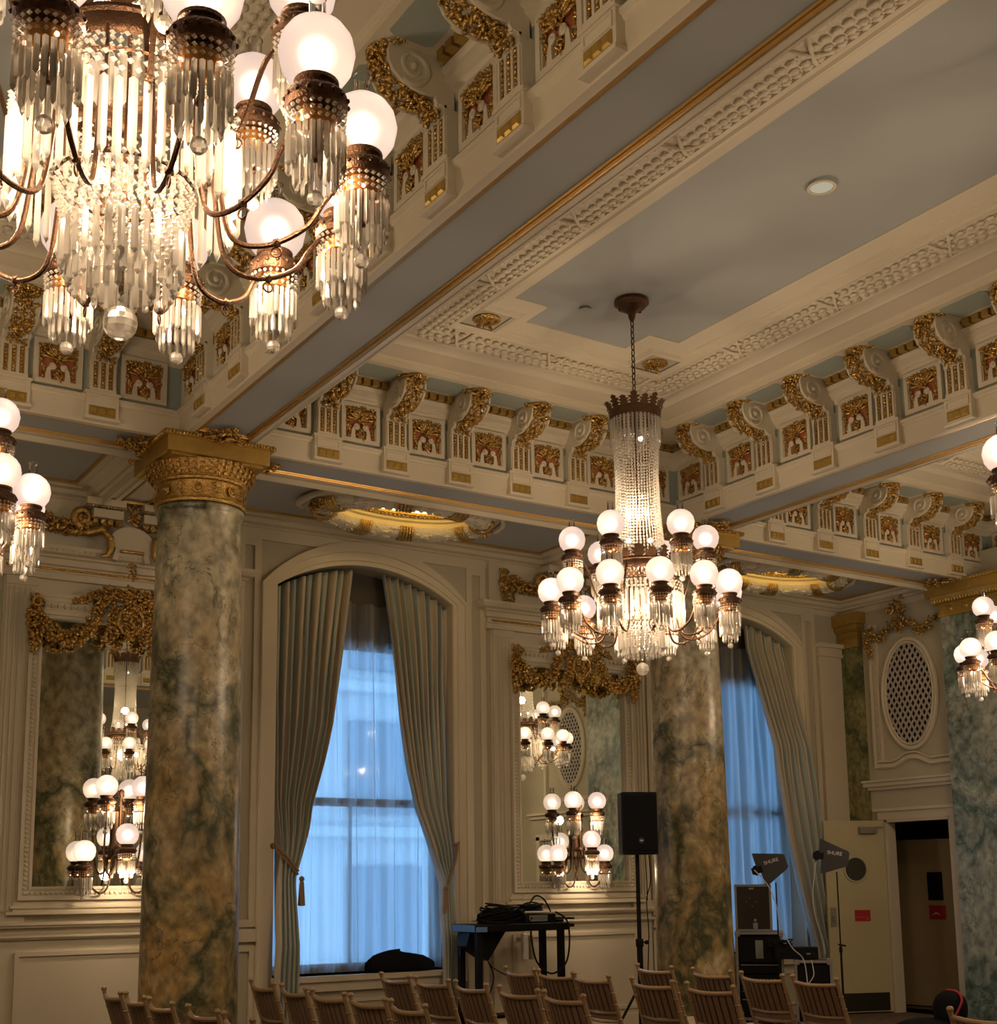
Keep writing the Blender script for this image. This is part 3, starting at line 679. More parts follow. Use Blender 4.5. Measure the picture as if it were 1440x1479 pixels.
# oval ceiling domes --------------------------------------------------------------
def dome(cx, cy, label):
    t = thing('oval_ceiling_light', label, 'ceiling light', (cx, cy, 0), 0, 'oval cove lights of the aisle ceiling')
    ax, ay = .80, .46
    def ov(r, z, n=64, k=1.0): return [(ax*r*cos(2*pi*i/n), ay*r*sin(2*pi*i/n), z) for i in range(n)]
    def rings(m, prof, n=64):
        vs = []; fs = []
        for q, z in prof: vs += [((ax+q)*cos(2*pi*i/n), (ay+q)*sin(2*pi*i/n), z) for i in range(n)]
        for k in range(len(prof)-1):
            for i in range(n): j = (i+1) % n; fs.append((k*n+i, k*n+j, (k+1)*n+j, (k+1)*n+i))
        m.add(vs, fs)
    m = MB(); rings(m, [(.20, 4.99), (.19, 4.965), (.165, 4.955), (.15, 4.965), (.125, 4.95), (.11, 4.94)]); obj('outer_moulding', m, CREAM, t, smooth=True)
    w_ = MB(); rings(w_, [(.0+.105*cos(a*pi/7+0), 4.945-.09*sin(a*pi/7)) for a in range(8)])
    rr = random.Random(3)
    for i in range(340):
        a = rr.uniform(0, 2*pi); b = rr.uniform(.1, .92)*pi; q = .11*cos(b)
        w_.ico(((ax+q)*cos(a), (ay+q)*sin(a), 4.945-.095*sin(b)), .030, .014, .012, Matrix.Rotation(a+pi/2+rr.uniform(-.7, .7), 3, 'Z'))
    obj('wreath', w_, PLASTER, t, smooth=True, label='cream leaf wreath')
    for a in (.30, 1.25, 1.9, 2.84, 3.45, 4.4, 5.1, 5.95):
        g = MB()
        for s_ in (-.07, -.035, 0, .035, .07):
            aa = a+s_*1.2; P = []
            for k in range(9):
                b = pi*k/8; q = .118*cos(b); P.append(((ax+q)*cos(aa), (ay+q)*sin(aa), 4.945-.104*sin(b)))
            g.tube(P, .014, 6)
        obj('gilt_ribbon', g, GOLD, t, smooth=True, angle=60)
    for sg in (-1, 1):
        g = MB(); leafmass(g, [(sg*(ax+.02), -.12, 4.93), (sg*(ax+.13), 0, 4.90), (sg*(ax+.04), .10, 4.93)], 70, .026, .045, 5+sg); obj('gilt_leaf_end', g, GOLD, t, smooth=True, angle=60)
    for sg in (-1, 1):
        sc = MB(); sc.tube([(sg*(ax+.10), -.30, 4.965), (sg*(ax+.20), -.16, 4.95), (sg*(ax+.23), 0, 4.94), (sg*(ax+.20), .16, 4.95), (sg*(ax+.10), .30, 4.965)], [.02, .03, .034, .03, .02], 8); obj('scroll_end', sc, CREAM, t, smooth=True)
    c = MB(); rings(c, [(-.10, 4.94), (-.105, 4.985), (-.13, 5.00), (-.13, 5.05)]); 
    obj('cove_lip', c, plain('cove_cream_%d' % int(cx), (.75, .62, .33), .5), t, smooth=True)
    gg = MB(); rings(gg, [(-.13, 5.035), (-.15, 5.03), (-.165, 5.05), (-.165, 5.07)])
    for i in range(90):
        a = 2*pi*i/90; gg.ico(((ax-.15)*cos(a), (ay-.15)*sin(a), 5.035), .014)
    obj('gilt_bead', gg, GOLD, t, smooth=True)
    i_ = MB(); rings(i_, [(-.165, 5.07), (-.10, 5.07), (-.06, 5.14), (-.10, 5.24), (-.25, 5.30), (-.42, 5.32)]); vs = [(ax*.45*cos(2*pi*i/32), ay*.15*sin(2*pi*i/32), 5.32) for i in range(32)]; i_.add(vs, [tuple(range(32))])
    obj('dome_shell', i_, plain('dome_gold_%d' % int(cx), (.80, .62, .26), .6), t, smooth=True)
    e = MB(); e.tube([((ax-.095)*cos(2*pi*i/48), (ay-.095)*sin(2*pi*i/48), 5.115) for i in range(48)], .018, 6, True); obj('cove_tube', e, COVE, t, label='glowing warm cove tube')
    return t
# openings in the aisle ceiling are cut below (boolean-free: ceiling built as ring around them)
dome(5.69, 10.24, 'lit oval ceiling cove with leaf wreath above the left tall window')
dome(10.55, 10.24, 'lit oval ceiling cove with leaf wreath behind the hanging chandelier, far right')

# mirror bays -------------------------------------------------------------------
def mirror_bay(xc, idx, where):
    m = MB(); hw = 1.02
    m.box(xc-hw, xc+hw, YW-.03, YW+.01, 0, 4.43)                                   # the pier stands slightly proud
    for sg in (-1, 1):                                                          # fluted pilasters
        x0 = xc+sg*(hw-.14)
        m.box(x0-.125, x0+.125, YW-.05, YW, 1.27, 4.14)
        for i in range(5):
            x = x0-.088+.044*i; m.ext([(x-.015, -.05), (x+.015, -.05), (x+.009, -.066), (x-.009, -.066)], 1.36, 4.05, 'xy', Matrix.Translation((0, YW, 0)))
        m.box(x0-.135, x0+.135, YW-.075, YW, 1.27, 1.34); m.box(x0-.13, x0+.13, YW-.07, YW, 4.07, 4.14)
    m.sweep([(-.01, 4.14), (.045, 4.145), (.05, 4.20), (.03, 4.21), (.03, 4.26), (.055, 4.27), (.06, 4.32), (.085, 4.33), (.09, 4.345), (.13, 4.36), (.15, 4.395), (.155, 4.42), (.0, 4.44)], [(xc+hw+.02, YW+.02), (xc+hw+.02, YW-.03), (xc-hw-.02, YW-.03), (xc-hw-.02, YW+.02)][::-1][::-1] if False else [(xc-hw-.02, YW+.02), (xc-hw-.02, YW-.03), (xc+hw+.02, YW-.03), (xc+hw+.02, YW+.02)][::-1])
    m.box(xc-hw-.015, xc+hw+.015, YW-.036, YW+.01, 4.42, 4.875)
    # wainscot under the mirror
    m.box(xc-hw-.02, xc+hw+.02, YW-.095, YW, 1.245, 1.27); m.box(xc-hw-.02, xc+hw+.02, YW-.08, YW, 1.225, 1.245)
    m.box(xc-hw-.02, xc+hw+.02, YW-.075, YW, 1.145, 1.165); m.box(xc-hw-.02, xc+hw+.02, YW-.06, YW, 1.13, 1.145)
    m.frame(xc-.80, xc+.80, .22, 1.03, YW-.03, .035, .02); m.box(xc-hw-.02, xc+hw+.02, YW-.07, YW, 0, .17)
    o = struct('trim_%d' % idx, m, CREAM, label='cream pilasters, entablature and panelling round the mirror %s' % where)
    g = MB()
    for i in range(60):
        x = xc-hw+.02+2*(hw-.02)*i/59; g.ico((x, YW-.068, 4.235), .011, .008, .010)
    g.box(xc-hw, xc+hw, YW-.064, YW-.055, 4.222, 4.248)
    obj('gilt_beading', g, GOLD, o, smooth=True, label='gilt beaded line')
    d = MB()
    for i in range(44):
        x = xc-hw+.0+2*hw*(i+.5)/44; d.ico((x, YW-.165, 4.39), .013, .02, .022)
    obj('egg_moulding', d, PLASTER, o, smooth=True)
    # --- mirror (one thing)
    t = thing('wall_mirror', 'tall mirror in cream egg-and-dart frame with gilt garland, %s' % where, 'mirror', (xc, YW-.03, 0), 0, 'tall pier mirrors')
    f = MB(); x0, x1, z0, z1 = -.70, .68, 1.555, 3.80
    f.frame(x0-.11, x1+.11, z0-.11, z1+.11, 0, .03, .075); f.frame(x0-.08, x1+.08, z0-.08, z1+.08, 0, .055, .05); f.frame(x0-.025, x1+.025, z0-.025, z1+.025, 0, .025, .06)
    f.box(x0-.20, x1+.20, -.085, 0, z0-.225, z0-.200); f.box(x0-.165, x1+.165, -.065, 0, z0-.175, z0-.155); f.box(x0-.14, x1+.14, -.05, 0, z0-.20, z0-.11); 
    f.frame(x0-.17, x1+.17, z0-.20, z1+.19, 0, .03, .03)
    for k in range(5): f.box(x0-.10, x1+.10, -.075-.012*k, 0, z1+.03+.035*k, z1+.065+.035*k)
    obj('frame', f, CREAM, t)
    e = MB(); n = 62
    e.frame(x0-.07, x1+.07, z0-.07, z1+.12, -.045, .034, .006)
    for i in range(n+1):
        z = z0-.055+(z1-z0+.11)*i/n
        for x in (x0-.053, x1+.053): e.ico((x, -.055, z), .017, .016, .0145)
    n = 36
    for i in range(n+1):
        x = x0-.04+(x1-x0+.08)*i/n; e.ico((x, -.055, z0-.053), .0145, .016, .017)
    for i in range(26):
        x = x0+(x1-x0)*i/25; e.ico((x, -.10, z1+.10), .012, .02, .026)
    obj('egg_and_dart', e, PLASTER, t, smooth=True, label='cream carved egg-and-dart beading')
    gl = MB(); gl.add([(x0, -.012, z0), (x1, -.012, z0), (x1, -.012, z1), (x0, -.012, z1)], [(0, 1, 2, 3)]); gl.box(x0, x1, -.01, .0, z0, z1); obj('looking_glass', gl, MIRR, t, label='reflecting glass')
    q = MB()
    for sg in (-1, 1):
        X = sg*.77-.01
        leafmass(q, [(X, -.13, 3.93), (X, -.14, 3.75), (X, -.13, 3.62), (X+sg*.01, -.12, 3.50)], 200, .025, [.06, .065, .05, .02], 31+sg, (1, .6, 1), True)
        q.tube(spiral((X, 3.90), .055, .015, 0, 1.2, 18, 'xz', -.19), .012, 6)
        sw = []
        for i in range(9):
            u = i/8; sw.append((X+(0-.02-X)*u*.82, -.15-.03*sin(pi*u), 3.80-.19*sin(pi*min(1, u*1.15))**1+ (.22*max(0, u-.62)/.38)))
        leafmass(q, sw, 420, .026, [.045, .052, .058, .062, .062, .058, .05, .045, .045], 41+sg, (1, .8, 1), True)
    # crest: spread wings over a mask
    for sg in (-1, 1):
        leafmass(q, [(0, -.17, 4.03), (sg*.18, -.17, 4.05), (sg*.34, -.14, 3.99), (sg*.47, -.11, 3.95)], 230, .022, [.06, .05, .035, .01], 51+sg, (1, .5, 1))
        leafmass(q, [(sg*.10, -.17, 3.93), (sg*.15, -.17, 3.82), (sg*.14, -.16, 3.70), (sg*.19, -.15, 3.62)], 150, .022, .05, 61+sg, (1, .5, 1))
        q.tube([(sg*.03, -.20, 3.93), (sg*.10, -.21, 3.86), (sg*.11, -.20, 3.77), (sg*.05, -.19, 3.70)], .018, 8)
    leafmass(q, [(0, -.20, 4.08), (0, -.21, 3.95), (0, -.20, 3.80), (0, -.18, 3.66)], 240, .024, [.05, .07, .075, .03], 71, (1, .5, 1), True)
    q.lathe([(0, -.06), (.05, -.05), (.075, 0), (.06, .06), (0, .085)], 12, (0, -.19, 3.86), sy=.5)
    obj('gilt_garland', q, GOLD, t, smooth=True, angle=60, label='gilt swags and winged crest')
    # --- overmantel ornament in the frieze
    c = thing('wall_cartouche', 'gilt scrolls round a cream cartouche above the mirror %s' % where, 'ornament', (xc, YW-.03, 0), 0, 'cartouches over the mirrors')
    b = MB()
    b.ext([(-.17, 4.35), (-.14, 4.45), (-.20, 4.50), (-.17, 4.58), (-.10, 4.635), (0, 4.655), (.10, 4.635), (.17, 4.58), (.20, 4.50), (.14, 4.45), (.17, 4.35), (.12, 4.34), (.10, 4.43), (-.10, 4.43), (-.12, 4.34)], -.17, -.02, 'xz')
    for sg in (-1, 1):
        b.box(sg*.22-.13, sg*.22+.13, -.20, 0, 4.70, 4.775); b.box(sg*.25-.17, sg*.25+.17, -.24, 0, 4.80, 4.86)
    obj('cream_shield', b, CREAM, c, smooth=True, label='cream plaster shield and blocks')
    q = MB()
    for sg in (-1, 1):
        q.tube([(sg*.62, -.05, 4.62), (sg*.50, -.09, 4.56), (sg*.36, -.12, 4.57), (sg*.26, -.18, 4.60), (sg*.20, -.19, 4.53), (sg*.19, -.19, 4.43), (sg*.22, -.19, 4.37), (sg*.27, -.18, 4.36)], [.016, .03, .034, .034, .034, .030, .026, .016], 8)
        q.tube(spiral((sg*.42, 4.70), .09, .02, -pi/2, sg*1.4, 26, 'xz', -.12), [.036-.018*i/26 for i in range(27)], 8)
        leafmass(q, [(sg*.86, -.04, 4.74), (sg*.86, -.05, 4.60), (sg*.80, -.05, 4.48)], 130, .026, .065, 81+sg, (1, .4, 1))
        leafmass(q, [(sg*.84, -.05, 4.70), (sg*.66, -.07, 4.62), (sg*.50, -.10, 4.60), (sg*.36, -.11, 4.64)], 220, .027, .065, 84+sg, (1, .5, 1))
        leafmass(q, [(sg*.28, -.14, 4.655), (sg*.10, -.16, 4.67)], 24, .018, .025, 87+sg, (1, .4, 1))
        for i in range(4): q.box(sg*.22-.12+.065*i, sg*.22-.08+.065*i, -.16, -.08, 4.655, 4.695)
        for i in range(14): q.ico((sg*.25-.17+.026*i, -.235, 4.787), .012, .01, .011)
    leafmass(q, [(0, -.20, 4.82), (0, -.21, 4.70)], 34, .022, .045, 92, (1, .5, 1)); leafmass(q, [(0, -.18, 4.30), (0, -.19, 4.22)], 24, .02, .035, 93, (1, .5, 1))
    q.tube([(-.10, -.185, 4.425), (.10, -.185, 4.425)], .016, 8)
    obj('gilt_scrolls', q, GOLD, c, smooth=True, angle=60, label='gilt leaf scrolls')
    return t
mirror_bay(3.34, 20, 'behind the left column'); mirror_bay(8.19, 21, 'behind the loudspeaker')

# end wall --------------------------------------------------------------------
DY0, DY1, DZ = 9.62, 10.56, 2.24
w = MB()
w.box(XE, XE+.12, DY1, 11.52, 0, 5.2); w.box(XE, XE+.12, 8.6, DY0, 0, 5.2); w.box(XE, XE+.12, DY0, DY1, DZ, 5.2)
struct('wall_right', w, FIELD, label='cream end wall with the oval grille and service door')
w = MB(); w.box(12.72, 12.9, -2.6, 8.6, 0, 5.0); struct('wall_far_right', w, FIELD)
m = MB(); XF = 12.72
m.box(XF-.10, XF, 3.7, 5.62, 2.66, 2.70); m.box(XF-.05, XF, 3.7, 5.62, 2.60, 2.66); m.box(XF-.05, XF, 3.9, 5.4, 2.24, 2.34); m.box(XF-.05, XF, 3.9, 4.0, 0, 2.3); m.box(XF-.05, XF, 5.3, 5.4, 0, 2.3)
m.box(XF-.05, XF, 5.50, 5.56, 2.9, 4.8); m.box(XF-.05, XF, 4.16, 4.22, 2.9, 4.8); m.box(XF-.03, XF, 4.16, 5.56, 2.86, 2.93)
struct('trim_23', m, CREAM)
m = MB(); m.box(-.25, 0, 5.66, 6.75, 0, 4.50); pr_ = thing('marble_pier', 'second marble pier of the end wall, seen only in the right mirror', 'pier', (XF, 0, 0)); obj('shaft', m, PIERM, pr_)
m = MB(); m.box(-.30, 0, 5.6, 6.8, 4.50, 4.84); obj('gilt_capital', m, GOLDF, pr_)
# vestibule behind the door
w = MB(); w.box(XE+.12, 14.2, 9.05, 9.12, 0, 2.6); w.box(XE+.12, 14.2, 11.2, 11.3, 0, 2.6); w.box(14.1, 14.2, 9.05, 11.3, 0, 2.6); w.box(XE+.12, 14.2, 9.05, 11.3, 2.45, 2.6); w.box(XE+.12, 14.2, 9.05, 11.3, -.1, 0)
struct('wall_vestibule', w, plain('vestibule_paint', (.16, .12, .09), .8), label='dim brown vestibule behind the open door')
m = MB()
Ry = lambda y0, y1, z0, z1, d0, d1: m.box(XE-d1, XE-d0, y0, y1, z0, z1)
Ry(DY1, DY1+.09, 0, DZ+.10, 0, .03); Ry(DY0-.09, DY0, 0, DZ+.10, 0, .05); Ry(DY0-.09, DY1+.09, DZ, DZ+.10, 0, .04); Ry(DY0-.12, DY1+.14, DZ+.10, DZ+.135, 0, .07)
Ry(9.45, 10.78, 2.60, 2.64, 0, .05); Ry(9.45, 10.80, 2.64, 2.69, 0, .09); Ry(9.45, 10.80, 2.69, 2.715, 0, .12)
m.box(XE-.03, XE+.12, DY1-.03, DY1, 0, DZ); m.box(XE-.03, XE+.12, DY0, DY0+.03, 0, DZ); m.box(XE-.03, XE+.12, DY0, DY1, DZ-.03, DZ)
# niche frame with a scalloped foot
Ry(10.60, 10.64, 2.86, 4.62, 0, .05); Ry(10.53, 10.60, 2.93, 4.62, 0, .03)
pts = []
for i in range(33):
    u = i/32; y = 10.64-(10.64-9.55)*u; z = 2.88+.10*math.exp(-((y-10.10)/.14)**2)-.02*cos((y-10.10)/.10*2)*math.exp(-((y-10.10)/.3)**2); pts.append((XE-.02, y, z))
m.tube(pts, .034, 6); m.tube([(XE-.03, p[1], p[2]+.055) for p in pts], .012, 6)
m.box(11.99, 12.43, YW-.05, YW, 1.2, 4.27); m.box(11.97, XE, YW-.09, YW, 4.27, 4.30); m.box(11.98, XE, YW-.07, YW, 4.30, 4.38); m.box(11.95, XE, YW-.12, YW, 4.38, 4.43)
for i in range(3): pass
o = struct('trim_22', m, CREAM, label='cream door casing, ledge and niche frame on the end wall')
e = MB()
for i in range(62): e.ico((XE-.045, 10.565, 2.97+.026*i), .014, .022, .012)
obj('egg_moulding', e, PLASTER, o, smooth=True)
# lattice grille
t = thing('oval_grille', 'oval lattice ventilation grille on the end wall above the door', 'grille', (XE, 10.085, 3.715))
g = MB(); g.tube([(-.02, .385*cos(2*pi*i/48), .655*sin(2*pi*i/48)) for i in range(48)], .030, 8, True); g.tube([(-.03, .345*cos(2*pi*i/48), .61*sin(2*pi*i/48)) for i in range(48)], .014, 6, True); obj('rim', g, CREAM, t, smooth=True)
b = MB(); b.add([(-.006, .35*cos(2*pi*i/32), .62*sin(2*pi*i/32)) for i in range(32)], [tuple(range(32))]); obj('dark_backing', b, DARKV, t, label='dark opening behind the lattice')
l = MB(); la, lb = .35, .62; sp = .066; th = .0105
for sg in (-1, 1):
    for k in range(-16, 17):
        off = k*sp                                             # line: sin*... y*c + z*s = off
        c_, s_ = cos(sg*radians(32)), sin(sg*radians(32))
        # intersect y = c_*off - s_*t ; z = s_*off*1 + c_*t with the ellipse
        A = (s_/la)**2+(c_/lb)**2; Bq = 2*(-s_*c_*off/la**2+s_*c_*off/lb**2); Cq = (c_*off/la)**2+(s_*off/lb)**2-1; D = Bq*Bq-4*A*Cq
        if D <= 0: continue
        for_t = [(-Bq-D**.5)/(2*A), (-Bq+D**.5)/(2*A)]
        p0 = (c_*off-s_*for_t[0], s_*off+c_*for_t[0]); p1 = (c_*off-s_*for_t[1], s_*off+c_*for_t[1])
        nx, nz = c_*th, s_*th
        l.add([(-.018, p0[0]-nx, p0[1]-nz), (-.018, p0[0]+nx, p0[1]+nz), (-.018, p1[0]+nx, p1[1]+nz), (-.018, p1[0]-nx, p1[1]-nz), (-.008, p0[0]-nx, p0[1]-nz), (-.008, p0[0]+nx, p0[1]+nz), (-.008, p1[0]+nx, p1[1]+nz), (-.008, p1[0]-nx, p1[1]-nz)], [(0,1,2,3),(0,4,5,1),(3,2,6,7),(1,5,6,2),(0,3,7,4)])
obj('lattice', l, GRILLE, t)
o2 = dup(t, loc=(12.72, 4.89, 3.74), label='oval lattice grille of the far end wall, seen only in the right mirror')
# garland over the niche
q = MB()
q_ = [(XE-.07, 10.62, 4.55), (XE-.08, 10.60, 4.38), (XE-.07, 10.60, 4.22)]
leafmass(q, q_, 60, .024, [.05, .05, .03], 101, (.5, 1, 1))
for a, b in ((10.60, 10.24), (9.98, 9.62)):
    leafmass(q, [(XE-.08, a+(b-a)*u, 4.58-.16*sin(pi*u)) for u in (0, .2, .4, .6, .8, 1)], 90, .025, .05, int(a*10), (.5, 1, 1))
leafmass(q, [(XE-.10, 10.12, 4.80), (XE-.11, 10.11, 4.62), (XE-.09, 10.11, 4.46)], 90, .027, [.10, .09, .03], 104, (.5, 1, 1))
for sg in (-1, 1): q.tube(spiral((10.11+sg*.09, 4.72), .07, .02, pi/2, sg*1.2, 20, 'yz', XE-.15), .016, 7)
o = obj('gilt_garland', q, GOLD, None, smooth=True, angle=60); o3 = dup(o, loc=(.27, -5.21, 0)); tag(o3, 'gilt swag garland of the far end wall, seen only in the right mirror', 'ornament'); tag(o, 'gilt swag garland hanging above the oval grille on the end wall', 'ornament')
# green pilaster in the corner
t = thing('corner_pilaster', 'narrow dark green marble pilaster with gilt capital in the far corner', 'pilaster', (XE, 10.93, 0))
m = MB(); m.box(-.07, 0, -.165, .16, .0, 4.38); obj('shaft', m, PILM, t)
m = MB(); m.box(-.09, 0, -.18, .165, 4.38, 4.42); m.box(-.085, 0, -.17, .165, 4.42, 4.58); m.box(-.13, 0, -.21, .165, 4.60, 4.66); m.box(-.16, 0, -.24, .165, 4.66, 4.80); m.box(-.11, 0, -.19, .165, 4.58, 4.60)
for i in range(9):
    m.ico((-.115, -.19+.042*i, 4.62), .02, .018, .026); m.ico((-.092, -.16+.038*i, 4.50), .012, .018, .03)
obj('gilt_capital', m, GOLDF, t, smooth=True, angle=30, label='gilt capital')
# big pier
t = thing('marble_pier', 'broad pale green marble pier with gilt capital at the right edge', 'pier', (XE, 0, 0))
m = MB(); m.box(-.20, 0, 8.25, 9.44, .26, 4.50); obj('shaft', m, PIERM, t)
m = MB(); m.box(-.26, 0, 8.2, 9.50, 0, .20); m.box(-.235, 0, 8.22, 9.475, .20, .26); obj('plinth', m, PIERM, t)
m = MB(); m.box(-.215, 0, 8.24, 9.455, 4.49, 4.52); m.box(-.205, 0, 8.245, 9.445, 4.52, 4.62); m.box(-.22, 0, 8.23, 9.46, 4.62, 4.635)
m.box(-.31, 0, 8.15, 9.55, 4.72, 4.83); m.box(-.335, 0, 8.12, 9.575, 4.83, 4.86)
m.ext([(-.215, 4.635), (-.26, 4.66), (-.29, 4.72), (0, 4.72), (0, 4.635)], 8.2, 9.50, 'xz')
for i in range(34): m.ico((-.265, 8.22+.0385*i, 4.67), .02, .016, .03); m.ico((-.335, 8.14+.0425*i, 4.845), .012, .014, .016)
for i in range(5): m.lathe([(.038, 0), (.040, .008), (.028, .012), (.024, .006), (.012, .016), (0, .018)], 12, T=Matrix.Translation((-.207, 8.45+.21*i, 4.57)) @ Matrix.Rotation(-pi/2, 4, 'Y'), cap=False)
obj('gilt_capital', m, GOLDF, t, smooth=True, angle=30, label='gilt capital with leaf moulding')

# doors ------------------------------------------------------------------------
def door_leaf(name, label, hinge, ang, wd, ht, mat, port):
    d = obj(name, (lambda m: (m.bbox(0, wd, -.022, .022, .015, ht, .003), m)[1])(MB()), mat); d['kind'] = 'structure'; d['label'] = label
    d.location = hinge; d.rotation_euler = (0, 0, ang); return d
DL = .78
d1 = door_leaf('door_1', 'cream service door swung open with round window and red sign', (12.41, 10.58, 0), radians(160), DL, 2.23, DOORP, 'round')
f = -1  # room-side face (local +y points at -y world after the turn)
m = MB(); m.lathe([(.155, .0), (.155, .014), (.135, .016), (.135, .0)], 40, T=Matrix.Translation((.40, .022, 1.66)) @ Matrix.Rotation(-pi/2, 4, 'X'), cap=False); obj('porthole_rim', m, DOORP, d1, smooth=True)
m = MB(); m.lathe([(.137, .0), (0, .002)], 40, T=Matrix.Translation((.40, .026, 1.66)) @ Matrix.Rotation(-pi/2, 4, 'X'), cap=False); obj('porthole_glass', m, plain('porthole_dark_glass', (.05, .055, .045), .25), d1)
m = MB(); m.box(.12, .34, .022, .08, 2.08, 2.155); m.box(.02, .14, .06, .07, 2.15, 2.16); obj('door_closer', m, STEEL, d1)
m = MB(); m.box(.05, DL-.04, .022, .027, .03, .235); obj('kick_plate', m, plain('dark_kick_plate', (.06, .055, .04), .3, metal=.6), d1, label='dark metal kick plate')
m = MB(); m.box(.24, .44, .022, .026, 1.055, 1.185); sg_ = obj('red_notice', m, SIGNR, d1, label='red notice')
m = MB(); m.box(.25, .43, .026, .0275, 1.10, 1.104); m.box(.26, .30, .026, .0275, 1.075, 1.083); obj('notice_lines', m, plain('notice_pink', (.6, .2, .18), .5), sg_)
m = MB(); m.box(DL-.10, DL-.03, .022, .032, 1.00, 1.22); m.box(DL-.08, DL-.05, .03, .06, 1.07, 1.12); obj('lock_plate', m, STEEL, d1)
d2 = door_leaf('door_2', 'tan inner door standing ajar in the vestibule', (13.32, 10.30, 0), radians(98), .98, 2.02, DOORD, 'rect')
m = MB(); m.box(.16, .36, .022, .03, 1.28, 1.62); obj('glass_panel', m, plain('dark_door_glass', (.01, .01, .01), .2), d2, label='small dark window')
m = MB(); m.box(.14, .36, .022, .027, 1.05, 1.22); r_ = obj('red_notice', m, SIGNR, d2); m = MB(); m.add([(.20,.0275,1.10),(.27,.0275,1.14),(.33,.0275,1.10),(.27,.0275,1.12)], [(0,1,2,3)]); obj('white_arrow', m, SIGNW, r_)
m = MB(); m.box(.80, .88, .022, .028, .85, 1.30); obj('push_plate', m, STEEL, d2)

# curtains -----------------------------------------------------------------------
def lerp_tab(tab, z):
    for (z0, a0), (z1, a1) in zip(tab[:-1], tab[1:]):
        if z <= z0 and z >= z1: t = (z0-z)/(z0-z1) if z0 != z1 else 0; return a0+(a1-a0)*t
    return tab[0][1] if z > tab[0][0] else tab[-1][1]
def make_curtain(label, outer, inner, ztop_fn, zbot, ybase, folds, tie, sgn):
    nu, nv = folds*10, 60; m = MB(); uvs = []
    for j in range(nv+1):
        for i in range(nu+1):
            u = i/nu
            zt = ztop_fn(u); z = zt+(zbot-zt)*j/nv
            a = lerp_tab(outer, z); b = lerp_tab(inner, z); x = a+(b-a)*u
            wd = abs(b-a); amp = min(.045, .020+.018/(wd+.15))*(1 if z > 0 else 1)
            ph = 2*pi*folds*u
            y = (ybase if not callable(ybase) else ybase(z))+amp*sin(ph)+.018*sin(ph*.5+1.3+z*.8)+ (.008*sin(ph*2.1+z*3))
            m.v.append((x+.008*sin(ph+z*1.7), y, z)); uvs.append((u*folds/3.2*.55, z))
    for j in range(nv):
        for i in range(nu): a = j*(nu+1)+i; m.f.append((a, a+1, a+nu+2, a+nu+1))
    t = thing('curtain', label, 'curtain', (0, 0, 0), 0, 'silk curtains of the tall windows')
    o = obj('drape', m, CURT, t, smooth=True, angle=180)
    ul = o.data.uv_layers.new(name='UVMap')
    for lp in o.data.loops: ul.data[lp.index].uv = uvs[lp.vertex_index]
    sm = o.modifiers.new('thickness', 'SOLIDIFY'); sm.thickness = .004
    if tie:
        (xa, za), (xb, zb) = tie
        ybase = ybase(zb)
        c = MB(); c.tube([(xa, YW-.03, za), ((xa+xb)/2, ybase-.07, (za+zb)/2), (xb, ybase-.07, zb)], .013, 7); c.tube([(xa, ybase-.03, za+.03), ((xa+xb)/2, ybase-.09, (za+zb)/2+.03), (xb, ybase-.085, zb+.03)], .011, 7)
        c.ball((xa, YW-.03, za), .028, 10, 8)
        b = obj('tieback', c, ROPE, t, smooth=True, label='twisted brown cord tieback')
        s = MB(); xt = xb-sgn*.0+sgn*.03
        s.ball((xt, ybase-.09, zb-.04), .026, 10, 8); s.lathe([(.012, 0), (.022, -.03), (.030, -.16), (.034, -.23), (.0, -.235)], 12, (xt, ybase-.09, zb-.05)); obj('tassel', s, ROPE, b, smooth=True, label='tassel')
    return t
def ztop(cx, hw, a, b, pad=.03):
    rise = ZAP-ZSPR; R = (hw*hw+rise*rise)/(2*rise)
    return lambda u: ZAP-R+math.sqrt(max(0, R*R-(a+(b-a)*u-cx)**2))-pad
YC_ = lambda z: YW+.12-.29*max(0, min(1, (2.3-z)/1.3))
make_curtain('sage and cream striped silk curtain, left side of the left window', [(4.7, 4.80), (2.4, 4.82), (1.9, 4.84), (1.6, 4.82), (.8, 4.765), (0, 4.755)], [(4.59, 5.63), (3.82, 5.54), (3.08, 5.45), (2.71, 5.36), (2.32, 5.24), (2.05, 5.17), (1.77, 5.06), (1.60, 4.99), (1.35, 4.985), (0, 4.98)], ztop(5.755, .965, 4.80, 5.60), .02, YC_, 10, ((4.78, 1.90), (5.0, 1.64)), 1)
make_curtain('sage and cream striped silk curtain, right side of the left window', [(4.7, 6.715), (1.9, 6.70), (1.5, 6.65), (0, 6.63)], [(4.61, 5.96), (3.97, 6.07), (3.12, 6.18), (2.67, 6.26), (2.25, 6.37), (1.99, 6.45), (1.74, 6.51), (1.55, 6.56), (1.18, 6.51), (0, 6.50)], ztop(5.755, .965, 6.71, 5.92), .02, YC_, 10, ((6.74, 1.92), (6.58, 1.54)), -1)
make_curtain('striped silk curtain of the far window, mostly hidden by the marble column', [(4.7, 9.64), (0, 9.66)], [(4.7, 10.35), (3.3, 10.15), (1.9, 9.82), (1.55, 9.80), (0, 9.85)], ztop(10.6, .965, 9.64, 10.35), .02, YC_, 9, ((9.66, 1.9), (9.80, 1.7)), 1)
